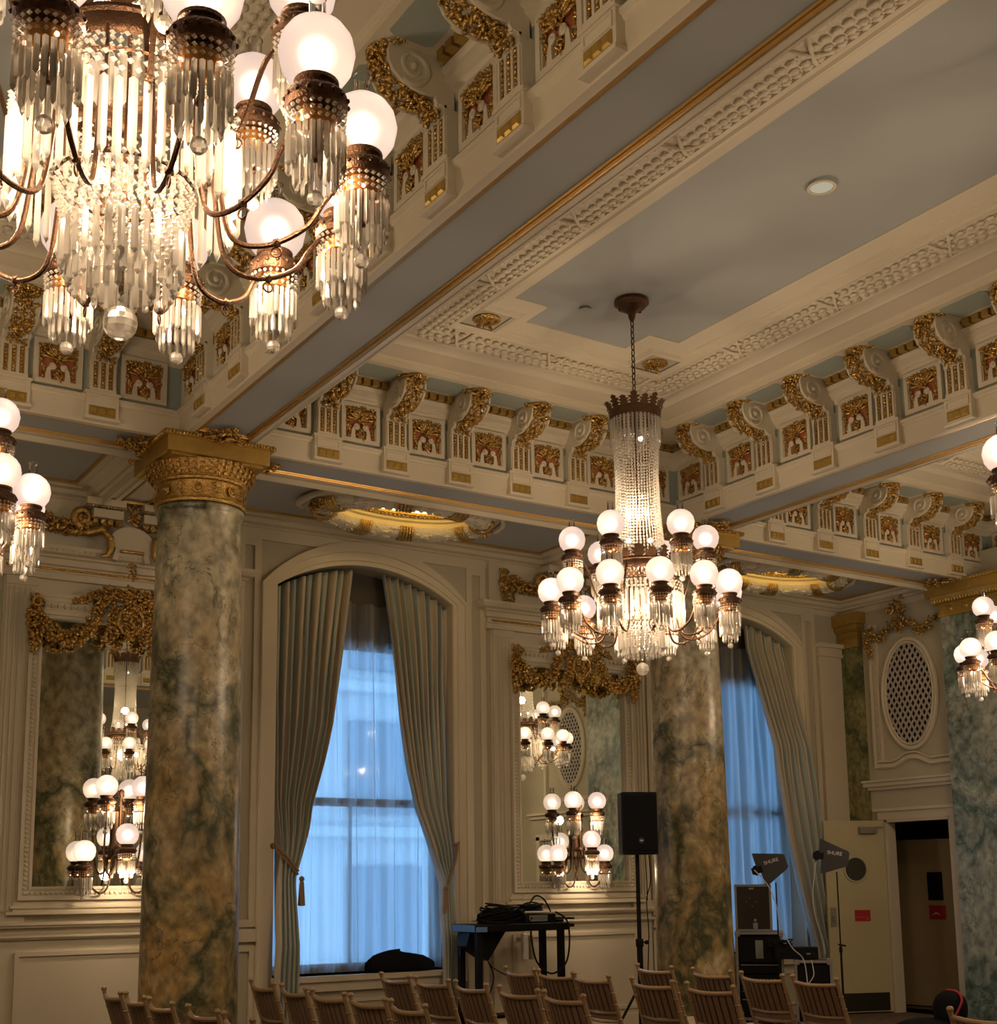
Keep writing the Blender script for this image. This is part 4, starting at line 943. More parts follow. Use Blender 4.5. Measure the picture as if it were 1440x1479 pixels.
make_curtain('wide striped silk curtain of the far window beside the service door', [(4.7, 11.555), (3.4, 11.60), (2.0, 11.74), (.74, 11.90), (0, 11.95)], [(4.56, 10.91), (3.78, 10.97), (2.85, 11.04), (1.95, 11.18), (1.23, 11.36), (.76, 11.50), (0, 11.6)], ztop(10.6, .965, 11.555, 10.91), .1, lambda z: YW+.12-.30*max(0, min(1, (4.3-z)/1.2)), 9, None, -1)
for k, (cx, hw) in enumerate(WIN):
    m = MB(); nu, nv = 150, 14; x0, x1 = cx-hw+.01, cx+hw-.01
    for j in range(nv+1):
        for i in range(nu+1):
            u = i/nu; z = ZSILL+.01+(4.30-ZSILL)*(1-j/nv); x = x0+(x1-x0)*u
            m.v.append((x+.01*sin(u*31+z), YW+.225+.050*sin(2*pi*u*8+1.3*sin(z*.7+u*9))+.020*sin(2*pi*u*23+1+z*.4), z))
    for j in range(nv):
        for i in range(nu): a = j*(nu+1)+i; m.f.append((a, a+1, a+nu+2, a+nu+1))
    o = obj('sheer_curtain', m, SHEER, None, smooth=True, angle=180)
    tag(o, 'white sheer curtain glowing blue with daylight in the %s window' % ('left' if k == 0 else 'far right'), 'sheer curtain', 'sheer window curtains')

# chandeliers ---------------------------------------------------------------------
def lamp_meshes():
    """one globe lamp, origin at globe centre"""
    g = MB(); g.lathe([(.052, -.080), (.070, -.068), (.087, -.042), (.0955, 0), (.088, .037), (.070, .064), (.045, .083), (.022, .091)], 28, cap=False)
    c = MB(); c.lathe([(.0215, .080), (.0215, .150)], 16, cap=False); c.lathe([(.0235, .149), (.0240, .151), (.0225, .153), (.021, .151)], 16, cap=False)
    h = MB()
    h.lathe([(.050, -.078), (.056, -.080), (.056, -.090), (.050, -.094), (.050, -.106), (.062, -.112), (.074, -.118), (.078, -.126), (.078, -.146), (.072, -.156), (.050, -.160), (.03, -.162)], 24, cap=False)
    for i in range(16):
        a = 2*pi*i/16; h.ico((.078*cos(a), .078*sin(a), -.135), .007)
    h.lathe([(.004, -.16), (.010, -.21), (.006, -.26), (.012, -.285), (0, -.29)], 8)
    f = MB(); q = MB()
    for i in range(3): q.ball((.050*cos(2*pi*i/3+.7), .050*sin(2*pi*i/3+.7), -.196), .0055, 8, 5)  # glowing amber beads stand in for glints of lamplight under the cup
    f.lathe([(.045, -.160), (.052, -.175), (.046, -.20), (.025, -.215), (0, -.22)], 16, cap=False)
    p = MB(); n = 24
    for i in range(n):
        a = 2*pi*i/n
        for k in range(3): p.octa((.071*cos(a)*(1-.02*k), .071*sin(a)*(1-.02*k), -.166-.017*k), .0072)
        p.drop((.068*cos(a), .068*sin(a), -.214), .0070, .095+.008*(i % 3), 4, a)
    for i in range(14):
        a = 2*pi*i/14+.2; p.drop((.050*cos(a), .050*sin(a), -.230), .0065, .135, 4, a)
    b = MB(); b.ball((0, 0, -.385), .021, 10, 7); b.tube([(0, 0, -.29), (0, 0, -.365)], .002, 4)
    u = MB(); u.ball((0, 0, -.004), .030, 12, 8)
    return dict(globe=(g, GLOBE, True), chimney=(c, GLASS, True), gallery=(h, BRASS, True), font=(f, AMBER, True), prism_fringe=(p, CRYS, False), crystal_ball=(b, CRYS, False), flame_bulb=(u, BULBG, True), amber_glint=(q, GLINT, True))
LAMP = {}
def lamp(parent, loc, first):
    if first:
        L_ = lamp_meshes(); g = obj('globe', L_['globe'][0], GLOBE, parent, smooth=True, angle=180, label='round frosted glass globe')
        for k in ('chimney', 'gallery', 'font', 'prism_fringe', 'crystal_ball', 'flame_bulb', 'amber_glint'):
            o = obj(k, L_[k][0], L_[k][1], g, smooth=L_[k][2]); 
            if k == 'prism_fringe': o['kind'] = 'stuff'
        g.location = loc; LAMP['g'] = g; return g
    g = dup(LAMP['g'], parent, loc); return g

def smooth_path(pts, n=8):
    P = [Vector(p) for p in pts]; out = []
    for i in range(len(P)-1):
        p0 = P[max(0, i-1)]; p1 = P[i]; p2 = P[i+1]; p3 = P[min(len(P)-1, i+2)]
        for k in range(n):
            t = k/n; out.append(.5*((2*p1)+(-p0+p2)*t+(2*p0-5*p1+4*p2-p3)*t*t+(-p0+3*p1-3*p2+p3)*t**3))
    out.append(P[-1]); return out
def cresting(m, r, z, n, h, fl):
    for i in range(n):
        a = 2*pi*i/n; T = Matrix.Rotation(a, 4, 'Z'); hh = h if i % 2 == 0 else h*.72; w = pi*r/n*1.25
        lf = [(-w*.35, 0), (-w*.9, hh*.30), (-w*.45, hh*.38), (-w*1.0, hh*.62), (-w*.40, hh*.66), (-w*.55, hh*.85), (0, hh), (w*.55, hh*.85), (w*.40, hh*.66), (w*1.0, hh*.62), (w*.45, hh*.38), (w*.9, hh*.30), (w*.35, 0)]
        vs = []
        for th in (0, .004):
            for x, y in lf: q = y/hh; vs.append((r+th+fl*q*q, x, z+y))
        k = len(lf); fs = [tuple(range(k)), tuple(range(2*k-1, k-1, -1))]+[(j, j+k, (j+1) % k+k, (j+1) % k) for j in range(k)]
        m.add(vs, fs, T)
ZC = 5.745
LOWZ, UPZ, LOWR, UPR = 3.57, 3.955, .635, .475
def make_chandelier(label, loc, up0, lo0):
    t = thing('chandelier', label, 'chandelier', loc, 0, 'crystal chandeliers with frosted globes')
    m = MB(); m.lathe([(.125, ZC+.005), (.128, ZC-.015), (.11, ZC-.025), (.10, ZC-.045), (.06, ZC-.065), (.03, ZC-.09), (.022, ZC-.13), (.012, ZC-.15)], 28, cap=False); leafmass(m, [(.08*cos(q*pi/6), .08*sin(q*pi/6), ZC-.04) for q in range(13)], 40, .014, .01, 2); obj('ceiling_rose', m, BRASS, t, smooth=True)
    m = MB(); z = ZC-.14; i = 0
    while z > 4.97:
        T = Matrix.Translation((0, 0, z-.028)) @ Matrix.Rotation(pi/2*(i % 2), 4, 'Z')
        m.tube([(.013*cos(2*pi*k/10), 0, .028*sin(2*pi*k/10)) for k in range(10)], .0045, 5, True, T=T); z -= .045; i += 1
    m.tube([(0, 0, 4.97), (0, 0, 4.84)], .006, 6); obj('chain', m, BRASS, t, smooth=True)
    m = MB(); m.lathe([(.172, 4.845), (.180, 4.835), (.185, 4.85), (.182, 4.87), (.188, 4.88), (.188, 4.905), (.180, 4.91), (.172, 4.905)], 40, cap=False); cresting(m, .185, 4.90, 16, .085, .035)
    for k in range(3): a = 2*pi*k/3; m.tube([(.18*cos(a), .18*sin(a), 4.88), (.1*cos(a), .1*sin(a), 4.93), (0, 0, 4.975)], .005, 5)
    m.lathe([(.176, 4.90), (0, 4.915)], 32, cap=False)  # plate added across the crown to stop light rising through it
    obj('crown', m, BRASS, t, smooth=True, angle=40, label='dark brass leaf crown at the top')
    # bead curtain column
    b = MB(); n = 44
    def rad(z):
        tb = [(4.84, .165), (4.60, .158), (4.40, .150), (4.15, .156), (3.95, .172), (3.80, .200)]
        return lerp_tab(tb, z)
    rows = 46
    for k in range(rows):
        z = 4.82-(4.82-3.79)*k/(rows-1); r = rad(z)
        for i in range(n):
            a = 2*pi*(i+.0)/n; b.octa((r*cos(a), r*sin(a), z), .0098, .0115)
    o = obj('bead_curtain', b, CRYS, t, kind='stuff', label='curtain of crystal bead strands')
    b = MB()
    for i in range(36): a = 2*pi*i/36; b.drop((.176*cos(a), .176*sin(a), 4.845), .0095, .21 if i % 2 else .185, 4, a)
    obj('upper_prism_fringe', b, CRYS, t, kind='stuff', label='long prisms under the crown')
    m = MB(); m.lathe([(.228, 3.785), (.236, 3.778), (.240, 3.765), (.234, 3.755), (.238, 3.74), (.238, 3.715), (.232, 3.705), (.225, 3.70)], 40, cap=False); cresting(m, .236, 3.775, 16, .085, .02)
    m.lathe([(.178, 3.405), (.186, 3.40), (.178, 3.395)], 36, cap=False); m.tube([(0, 0, 4.84), (0, 0, 3.10)], .007, 6)
    for k in range(6):
        a = 2*pi*k/6; m.tube([(.232*cos(a), .232*sin(a), 3.74), (.232*cos(a), .232*sin(a), 3.55)], .006, 5)
    m.lathe([(.292, 3.615), (.298, 3.61), (.292, 3.605)], 40, cap=False)
    obj('lower_ring', m, BRASS, t, smooth=True, angle=40, label='dark brass leaf ring above the basket')
    b = MB()
    for k in range(3):
        for i in range(40): a = 2*pi*(i+.5*(k % 2))/40; b.octa((.232*cos(a), .232*sin(a), 3.695-.022*k), .0095)
    for i in range(46): a = 2*pi*i/46; b.drop((.232*cos(a), .232*sin(a), 3.64), .0095, .15, 4, a)
    for k in range(3):
        for i in range(46): a = 2*pi*(i+.5*(k % 2))/46; b.octa((.297*cos(a), .297*sin(a), 3.60-.022*k), .0105)
    for i in range(52): a = 2*pi*i/52; b.drop((.297*cos(a), .297*sin(a), 3.54), .0115, .22 if i % 2 else .25, 4, a)
    obj('drum_fringe', b, CRYS, t, kind='stuff', label='double ring of hanging prisms')
    b = MB()
    for k in range(13):
        z = 3.40-.0185*k; r = .185-.0045*k
        for i in range(40): a = 2*pi*(i+.5*(k % 2))/40; b.octa((r*cos(a), r*sin(a), z), .0095)
    for i in range(30): a = 2*pi*i/30; b.drop((.155*cos(a), .155*sin(a), 3.27), .0095, .13, 4, a)
    for i in range(24): a = 2*pi*i/24; b.drop((.135*cos(a), .135*sin(a), 3.22), .0095, .125, 4, a)
    for i in range(16): a = 2*pi*i/16; b.drop((.08*cos(a), .08*sin(a), 3.20), .0095, .12, 4, a)
    obj('bead_basket', b, CRYS, t, kind='stuff', label='crystal bead basket ending in prisms')
    b = MB(); b.ball((0, 0, 3.015), .046, 12, 8); 
    for k in range(3): b.octa((0, 0, 3.08+.02*k), .009)
    obj('crystal_ball', b, CRYS, t, label='large faceted crystal ball')
    m = MB()
    for k in range(4):
        a = 2*pi*k/4+.4; m.ball((.10*cos(a), .10*sin(a), 3.47), .022, 10, 7)
        if k < 3: a = 2*pi*k/3+.9; m.ball((.09*cos(a), .09*sin(a), 3.93), .018, 10, 7)
    m.ball((.03, -.02, 4.70), .018, 10, 7)
    obj('inner_bulb', m, BULB, t, smooth=True, kind='stuff', label='bare bulbs inside the crystal')
    for xx, yy, zz, pw, rr in [(0, 0, 3.47, 4, .09), (0, 0, 4.12, 6, .05)]+[(.46*cos(lo0+pi/12+pi/3*k_), .46*sin(lo0+pi/12+pi/3*k_), 3.43, 3.2, .03) for k_ in range(6)]:
        li = bpy.data.lights.new('chandelier_light', 'POINT'); li.energy = pw*LIGHT_K; li.color = (1, .74, .48); li.shadow_soft_size = rr
        lo = bpy.data.objects.new('chandelier_light', li); COL.objects.link(lo); lo.parent = t; lo.location = (xx, yy, zz)
    # arms
    def arm(R, ztip, z0, zu, a):
        m = MB(); ca, sa = cos(a), sin(a)
        P = smooth_path([(.235*ca, .235*sa, z0), (.250*ca, .250*sa, (z0+zu)/2+.03), (.285*ca, .285*sa, zu+.03), ((.5*R+.06)*ca, (.5*R+.06)*sa, zu), ((R-.15)*ca, (R-.15)*sa, zu+.05), ((R-.10)*ca, (R-.10)*sa, ztip-.05), ((R-.05)*ca, (R-.05)*sa, ztip+.005), (R*ca, R*sa, ztip)], 7)
        m.tube(P, .0075, 7); c = Vector(P[len(P)//2-2]); m.ico(c, .014)
        m.tube([(c.x+.014*cos(2*pi*k/10)*ca, c.y+.014*cos(2*pi*k/10)*sa, c.z-.026+.014*sin(2*pi*k/10)) for k in range(10)], .0028, 5, True)
        return m
    for k in range(6):
        a = up0+2*pi*k/6; ar = obj('arm', arm(UPR, UPZ-.165, 3.74, 3.53, a), BRASS, t, smooth=True)
        g = lamp(t, (UPR*cos(a), UPR*sin(a), UPZ), not LAMP); g.rotation_euler = (0, 0, a)
    for k in range(12):
        a = lo0+2*pi*k/12; ar = obj('arm', arm(LOWR, LOWZ-.165, 3.58, 3.23, a), BRASS, t, smooth=True)
        g = lamp(t, (LOWR*cos(a), LOWR*sin(a), LOWZ), False); g.rotation_euler = (0, 0, a)
    return t
LIGHT_K = 4.35
CH = make_chandelier('large crystal chandelier cropped by the top left corner, nearest the viewer', (.935, 3.22, 0), radians(23), radians(-2))
c2_ = dup(CH, loc=(5.765, 6.943, 0), rz=radians(4.3), label='whole crystal chandelier hanging from a chain in the middle coffer')
c3_ = dup(CH, loc=(.935, 6.94, 0), rz=radians(8), label='crystal chandelier showing only a few globes at the left edge')
c4_ = dup(CH, loc=(5.765, 3.22, 0), rz=radians(12), label='crystal chandelier showing only two globes at the right edge, upper one')
c5_ = dup(CH, loc=(10.35, 6.94, 0), rz=radians(3), label='distant crystal chandelier at the right edge in front of the marble pier')

# wall sconces ---------------------------------------------------------------------
def make_sconce(label, loc):
    t = thing('wall_sconce', label, 'sconce', loc, 0, 'five-light sconces in front of the mirrors')
    m = MB(); m.lathe([(.055, -.16), (.06, -.14), (.05, -.10), (.05, .10), (.06, .14), (.055, .16), (.02, .18)], 20, (0, -.05, 2.02), sy=.6)
    for z in (1.78, 1.86): m.lathe([(.045, 0), (.055, .02), (.045, .04)], 16, (0, -.10, z))
    m.tube([(0, -.10, 1.75), (0, -.10, 2.30)], .012, 8); m.ico((0, -.10, 2.33), .03, .03, .045)
    m.tube([(0, 0, 2.0), (0, -.10, 2.0)], .02, 8)
    obj('back_plate', m, BRASS, t, smooth=True)
    spots = [(-.155, -.20, 2.385, 1), (.155, -.20, 2.385, 1), (-.30, -.12, 1.842, 0), (.30, -.12, 1.842, 0), (.005, -.29, 1.978, 0)]
    for x, y, z, up in spots:
        m = MB(); zt = z-.165
        if up: P = smooth_path([(x*.25, -.10, 1.86), (x*.35, -.12, 1.70), (x*.7, -.14, 1.66), (x*.95, y*.8, 1.80), (x, y, 2.05), (x, y, zt)], 6)
        else: P = smooth_path([(x*.2, -.10, 1.80), (x*.3, -.11, zt-.12), (x*.55, -.11+(y+.11)*.5, zt-.18), (x*.85, y*.95, zt-.10), (x, y, zt)], 6)
        m.tube(P, .0085, 7); m.ico(P[len(P)//2], .014); obj('arm', m, BRASS, t, smooth=True)
        lamp(t, (x, y, z), False)
    for zz, yy in ((2.20, -.30), (1.65, -.30)):
        li = bpy.data.lights.new('sconce_light', 'POINT'); li.energy = 3.0*LIGHT_K; li.color = (1, .74, .48); li.shadow_soft_size = .05
        lo = bpy.data.objects.new('sconce_light', li); COL.objects.link(lo); lo.parent = t; lo.location = (0, yy, zz)
    return t
SCN = make_sconce('five-globe brass wall sconce in front of the left mirror', (3.34, YW-.03, 0))
dup(SCN, loc=(8.195, YW-.03, 0), label='five-globe brass wall sconce in front of the mirror by the loudspeaker')

# ceiling fittings --------------------------------------------------------------------
t = thing('recessed_downlight', 'small round recessed downlight in the middle coffer ceiling', 'ceiling light', (5.75, 5.08, 5.742))
m = MB(); m.lathe([(.085, .0), (.088, -.006), (.072, -.010), (.068, .0), (.066, .012)], 28, cap=False); obj('trim_ring', m, CREAM, t, smooth=True)
m = MB(); m.lathe([(.068, -.003), (0, -.002)], 28, cap=False); obj('lens', m, emis('dim_lens_glow', (1, .90, .66), .42), t, label='patterned lens')
def sprinkler(x, y, z, label):
    m = MB(); m.lathe([(.045, 0), (.046, -.005), (.03, -.008), (0, -.009)], 20, (x, y, z), cap=False)
    o = obj('sprinkler_cover', m, plain('sprinkler_paint_%d' % int(x*10), (.36, .37, .36), .5), None, smooth=True); tag(o, label, 'sprinkler cover')
sprinkler(5.55, 7.22, 5.744, 'small round sprinkler cover on the ceiling left of the chandelier rose')
sprinkler(4.17, 10.06, 4.984, 'small round sprinkler cover on the aisle ceiling beside the gilt column capital')

# chairs --------------------------------------------------------------------------------
def make_chair():
    """local: faces +x, back at x=0; origin under the middle of the back at the floor"""
    t = thing('banquet_chair', 'c', 'chair', (0, 0, 0), 0, 'gold banquet chairs set out in rows')
    LN = .33
    def bx(z): return max(0, (z-.44))*-LN
    hw = .195
    for sg in (-1, 1):
        m = MB(); P = [(-.035, sg*hw, 0), (0, sg*hw, .25), (0, sg*hw, .44), (bx(.7), sg*hw, .70), (bx(.90), sg*hw*1.03, .90)]
        m.tube(P, [.012, .014, .016, .015, .013], 8)
        for z in (.55, .62, .72, .80): m.lathe([(.015, -.006), (.019, 0), (.015, .006)], 8, (bx(z), sg*hw*1.01, z), cap=False)
        m.lathe([(.010, .0), (.017, .008), (.019, .018), (.014, .028), (0, .032)], 10, (bx(.90), sg*hw*1.03, .895))
        obj('rear_post', m, CHAIRG, t, smooth=True)
        m = MB(); m.tube([(.40, sg*hw, 0), (.39, sg*hw, .25), (.385, sg*hw, .43)], [.011, .014, .016], 8); obj('front_leg', m, CHAIRG, t, smooth=True)
    def rail(z, r, bow): return [(bx(z)-bow*cos(pi/2*y/hw)+0*bow, y, z-.010*cos(pi/2*y/hw)) for y in [hw*(-1+2*i/10) for i in range(11)]]
    m = MB(); m.tube(rail(.872, .014, .035), .0135, 8); obj('top_rail', m, CHAIRG, t, smooth=True)
    m = MB(); m.tube(rail(.665, .011, .030), .010, 8); m.tube(rail(.605, .011, .028), .010, 8); obj('lower_rails', m, CHAIRG, t, smooth=True)
    m = MB(); nS = 7
    for i in range(nS):
        y0 = -hw+.016+(2*hw-.032)*i/nS+.007; y1 = -hw+.016+(2*hw-.032)*(i+1)/nS-.007; q = []
        for z in (.668, .868):
            for y in (y0, y1): q.append((bx(z)-.031*cos(pi/2*y/hw), y, z))
        (a, b, c, d) = q; th = .010
        m.add([a, b, d, c, (a[0]+th, a[1], a[2]), (b[0]+th, b[1], b[2]), (d[0]+th, d[1], d[2]), (c[0]+th, c[1], c[2])], [(0,3,2,1),(4,5,6,7),(0,1,5,4),(1,2,6,5),(2,3,7,6),(3,0,4,7)])
    obj('slats', m, CHAIRS, t, label='upright brown slats of the back')
    m = MB()  # dark sheet put in for the shade in the slat gaps
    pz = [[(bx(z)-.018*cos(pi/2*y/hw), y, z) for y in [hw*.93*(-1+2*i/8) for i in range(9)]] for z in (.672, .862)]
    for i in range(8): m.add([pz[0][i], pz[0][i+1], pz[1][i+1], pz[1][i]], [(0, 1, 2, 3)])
    obj('slat_gap_shade', m, plain('slat_shade_brown', (.030, .018, .012), .7), t, smooth=True, label='dark brown sheet painting the shade between the slats')
    m = MB(); q = []
    pts = [(bx(.635)-.024*cos(pi/2*y/hw), y) for y in [hw*(-1+2*i/10) for i in range(11)]]
    for (xa, ya), (xb, yb) in zip(pts[:-1], pts[1:]): m.add([(xa, ya, .612), (xb, yb, .612), (xb, yb, .658), (xa, ya, .658)], [(0, 1, 2, 3)])
    obj('band', m, CHAIRS, t, smooth=True, label='brown band between the lower rails')
    m = MB(); m.bbox(-.01, .41, -.205, .205, .425, .45, .008); obj('seat', m, CHAIRG, t, smooth=True)
    m = MB(); m.bbox(.0, .40, -.195, .195, .45, .495, .018); obj('cushion', m, CUSH, t, smooth=True)
    m = MB()
    for z in (.14, .24):
        m.tube([(0, -hw, z), (0, hw, z)], .008, 6); m.tube([(.39, -hw, z), (.39, hw, z)], .008, 6)
        for sg in (-1, 1): m.tube([(-.01, sg*hw, z+.04), (.39, sg*hw, z+.04)], .008, 6)
    obj('stretchers', m, CHAIRG, t, smooth=True)
    return t
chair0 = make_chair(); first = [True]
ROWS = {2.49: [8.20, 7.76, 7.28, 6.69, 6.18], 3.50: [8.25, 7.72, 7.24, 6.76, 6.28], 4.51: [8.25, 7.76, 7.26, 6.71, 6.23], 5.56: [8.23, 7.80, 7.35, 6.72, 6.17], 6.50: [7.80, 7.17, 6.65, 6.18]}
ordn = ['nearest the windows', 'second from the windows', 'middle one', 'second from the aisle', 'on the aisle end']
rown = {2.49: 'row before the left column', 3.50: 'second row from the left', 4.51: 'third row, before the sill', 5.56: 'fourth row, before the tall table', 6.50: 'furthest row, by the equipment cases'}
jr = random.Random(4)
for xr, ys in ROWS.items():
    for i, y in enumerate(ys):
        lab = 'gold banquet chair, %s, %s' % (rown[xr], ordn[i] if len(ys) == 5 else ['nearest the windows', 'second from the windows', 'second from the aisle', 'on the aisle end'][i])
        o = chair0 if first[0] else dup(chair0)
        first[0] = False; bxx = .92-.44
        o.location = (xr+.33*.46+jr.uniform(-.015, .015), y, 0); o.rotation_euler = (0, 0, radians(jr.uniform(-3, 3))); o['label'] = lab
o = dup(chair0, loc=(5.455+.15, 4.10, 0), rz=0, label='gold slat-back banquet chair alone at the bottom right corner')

# loudspeaker on a pole ------------------------------------------------------------------
t = thing('loudspeaker', 'black loudspeaker cabinet on a pole stand in front of the right mirror', 'loudspeaker', (7.36, 9.02, 1.78), radians(-22))
poly = [(-.15, -.13), (.15, -.13), (.165, -.11), (.14, .10), (.08, .16), (-.08, .16), (-.14, .10), (-.165, -.11)]
m = MB(); m.ext(poly, .0, .545, 'xy'); b = obj('cabinet', m, BLACK, t)
bv = b.modifiers.new('edge', 'BEVEL'); bv.width = .012; bv.segments = 2
m = MB(); m.bbox(-.148, .148, -.142, -.13, .03, .515, .004); obj('grille', m, plain('speaker_grille', (.007, .007, .010), .8, spec=.15, bump=.5, bscale=400), t, label='black metal front grille')
m = MB(); m.lathe([(.024, 0), (.026, .003), (0, .004)], 20, T=Matrix.Translation((.0, -.142, .12)) @ Matrix.Rotation(pi/2, 4, 'X')); bd = obj('badge', m, plain('dark_badge', (.02, .03, .06), .4), t, label='small round badge')
m = MB(); m.box(-.013, -.009, -.1475, -.1465, .113, .127); m.box(-.004, 0, -.1475, -.1465, .113, .127); m.box(.0, .003, -.1475, -.1465, .119, .121); m.box(.003, .006, -.1475, -.1465, .113, .127); m.box(.009, .012, -.1475, -.1465, .113, .127); obj('badge_lettering', m, SIGNW, bd)
t = thing('speaker_stand', 'black tripod pole stand carrying the loudspeaker', 'stand', (7.36, 9.02, 0), radians(8))
m = MB(); m.tube([(0, 0, .10), (0, 0, 1.0)], .026, 14); m.tube([(0, 0, 1.0), (0, 0, 1.779)], .019, 14); m.lathe([(.03, 0), (.034, .01), (.034, .06), (.03, .07)], 16, (0, 0, .98)); obj('pole', m, BLACK, t, smooth=True)
m = MB(); m.tube([(0, 0, 1.02), (.03, -.045, 1.02)], .006, 6); m.lathe([(.018, -.01), (.02, 0), (.018, .01)], 10, T=Matrix.Translation((.035, -.05, 1.02)) @ Matrix.Rotation(pi/2, 4, 'X')); obj('knob', m, BLACK, t, smooth=True)
for k in range(3):
    a = 2*pi*k/3+.5; m = MB(); m.tube([(.03*cos(a), .03*sin(a), .62), (.38*cos(a), .38*sin(a), .02)], .012, 8); m.tube([(.03*cos(a), .03*sin(a), .22), (.20*cos(a), .20*sin(a), .32)], .008, 6); m.ball((.38*cos(a), .38*sin(a), .016), .016, 8, 6); obj('leg', m, BLACK, t, smooth=True)
m = MB(); m.tube(smooth_path([(7.46, 8.98, 1.80), (7.455, 8.96, 1.55), (7.42, 8.98, 1.38), (7.425, 8.97, 1.1), (7.41, 8.98, .7), (7.42, 8.97, .2), (7.45, 8.95, .012)]), .005, 6); m.tube(smooth_path([(7.39, 8.95, 1.80), (7.40, 8.95, 1.6), (7.42, 8.97, 1.38)]), .004, 6)
o = obj('speaker_cable', m, BLACKR, None, smooth=True); tag(o, 'thin black cable drooping from the loudspeaker down its pole', 'cable')

# equipment table with cables ---------------------------------------------------------------
TX0, TX1, TY0, TY1, TZ = 6.47, 7.50, 10.28, 10.68, 1.165
t = thing('equipment_table', 'tall black metal table piled with cables under the right mirror', 'table', (TX0, TY0, 0))
LX, LY = TX1-TX0, TY1-TY0
m = MB(); m.bbox(-.02, LX+.02, -.02, LY+.02, TZ-.07, TZ, .006); m.box(LX, LX+.10, .02, LY-.15, TZ-.045, TZ-.015); obj('top', m, BLACK, t)
for x in (.025, LX-.07):
    for y in (.025, LY-.07): m = MB(); m.box(x, x+.055, y, y+.055, 0, TZ-.07); obj('leg', m, BLACK, t)
m = MB(); m.box(.03, LX-.03, .10, LY-.1, .30, .33); obj('shelf', m, BLACK, t)
m = MB(); m.box(-.024, -.02, .0, LY, TZ-.066, TZ-.004); m.box(-.02, .10, -.024, -.02, TZ-.066, TZ-.02); obj('blue_light_strip', m, BLUELIGHT, t, label='blue strip painting window light on the left end')  # blue strip paints the window light falling on this end
m = MB(); m.ext([(.02, TZ-.07), (.42, TZ-.07), (.22, TZ-.34), (.14, TZ-.30), (-.02, TZ-.20)], .15, .30, 'xz'); obj('corner_brace', m, BLACK, t, label='black sloping bag under the top')
def coil(label, cx, cy, z0, rx, ry, hh, n, sd, mat=BLACKR):
    m = MB(); r = random.Random(sd)
    for i in range(n):
        a0 = r.uniform(0, 6); k = 22; s = r.uniform(.55, 1); tz = r.uniform(0, hh)*(1.25-s); w = r.uniform(-.3, .3); ph = r.uniform(0, 6)
        m.tube([(cx+rx*s*cos(2*pi*j/k+a0)+r.uniform(-.006, .006), cy+ry*s*sin(2*pi*j/k+a0), max(z0+.008, z0+tz+.05*s*sin(2*pi*j/k+ph)*(1+w)+.01)) for j in range(k)], .0075, 5, True)
    return m
m = coil('', TX0+.40, TY0+.21, TZ, .25, .17, .24, 46, 2); o = obj('cable_coil', m, BLACKR, None, smooth=True); tag(o, 'big heap of coiled black cables on the left half of the tall table', 'cable', )
m = coil('', TX0+.74, TY0+.20, TZ+.11, .13, .12, .05, 13, 5)
m.tube(smooth_path([(TX0+.72, TY0+.20, TZ+.16), (TX0+.80, TY0+.2, TZ+.25), (TX0+.90, TY0+.2, TZ+.22), (TX0+.98, TY0+.2, TZ+.10)]), .009, 6)
o = obj('cable_coil', m, BLACKR, None, smooth=True); tag(o, 'looser coil of black cable lying over the stage box on the tall table', 'cable')
m = MB(); m.tube(smooth_path([(TX0+.50, TY0+.05, TZ+.14), (TX0+.56, TY0-.05, TZ+.02), (TX0+.57, TY0-.06, TZ-.15), (TX0+.63, TY0-.06, TZ-.36), (TX0+.80, TY0-.05, TZ-.47), (TX0+.96, TY0-.06, TZ-.38), (TX0+1.01, TY0-.06, TZ-.18), (TX0+.99, TY0-.05, TZ+.02), (TX0+.93, TY0+.05, TZ+.10)]), .009, 7); o = obj('hanging_cable', m, BLACKR, None, smooth=True); tag(o, 'thick black cable looping down in front of the tall table', 'cable')
m = MB(); m.tube(smooth_path([(TX0+.22, TY0+.16, TZ-.34), (TX0+.27, TY0+.1, TZ-.42), (TX0+.60, TY0+.05, TZ-.58), (TX0+.85, TY0, TZ-.72), (TX0+.9, TY0, .6)]), .006, 6); m.tube(smooth_path([(TX0+.22, TY0+.16, TZ-.34), (TX0+.27, TY0+.14, TZ-.48), (TX0+.22, TY0+.12, TZ-.62), (TX0+.15, TY0+.12, .42)]), .007, 6); o = obj('hanging_cable', m, BLACKR, None, smooth=True); tag(o, 'thin dark cable slanting down under the left end of the tall table', 'cable')
t = thing('stage_box', 'black stage box with a pale label strip on the tall table', 'audio box', (TX0+.58, TY0+.06, TZ))
m = MB(); m.bbox(0, .36, 0, .22, .002, .085, .004); obj('case', m, BLACK, t); m = MB(); m.box(.05, .26, -.003, 0, .015, .072); lb = obj('label_strip', m, GREYL, t, label='pale label strip')
m = MB()
for i in range(9): m.box(.10+.017*i, .112+.017*i, -.0045, -.003, .035+.012*(i % 2), .041+.012*(i % 2))
m.lathe([(.012, 0), (0, .001)], 12, T=Matrix.Translation((.075, -.003, .045)) @ Matrix.Rotation(pi/2, 4, 'X')); obj('label_print', m, BLACK, lb)
m = MB(); m.bbox(TX0+.96, TX0+1.03, TY0+.05, TY0+.30, TZ+.002, TZ+.03, .004); m.tube([(TX0+.95, TY0+.1, TZ+.045), (TX0+1.17, TY0+.08, TZ+.035)], .012, 6); o = obj('microphone_stand_parts', m, BLACK, None); tag(o, 'flat black gear lying on the right end of the tall table', 'audio gear')
m = coil('', 6.78, 10.0, .02, .30, .22, .28, 26, 12); o = obj('cable_coil', m, BLACKR, None, smooth=True); tag(o, 'black cables heaped under the left end of the tall table', 'cable')
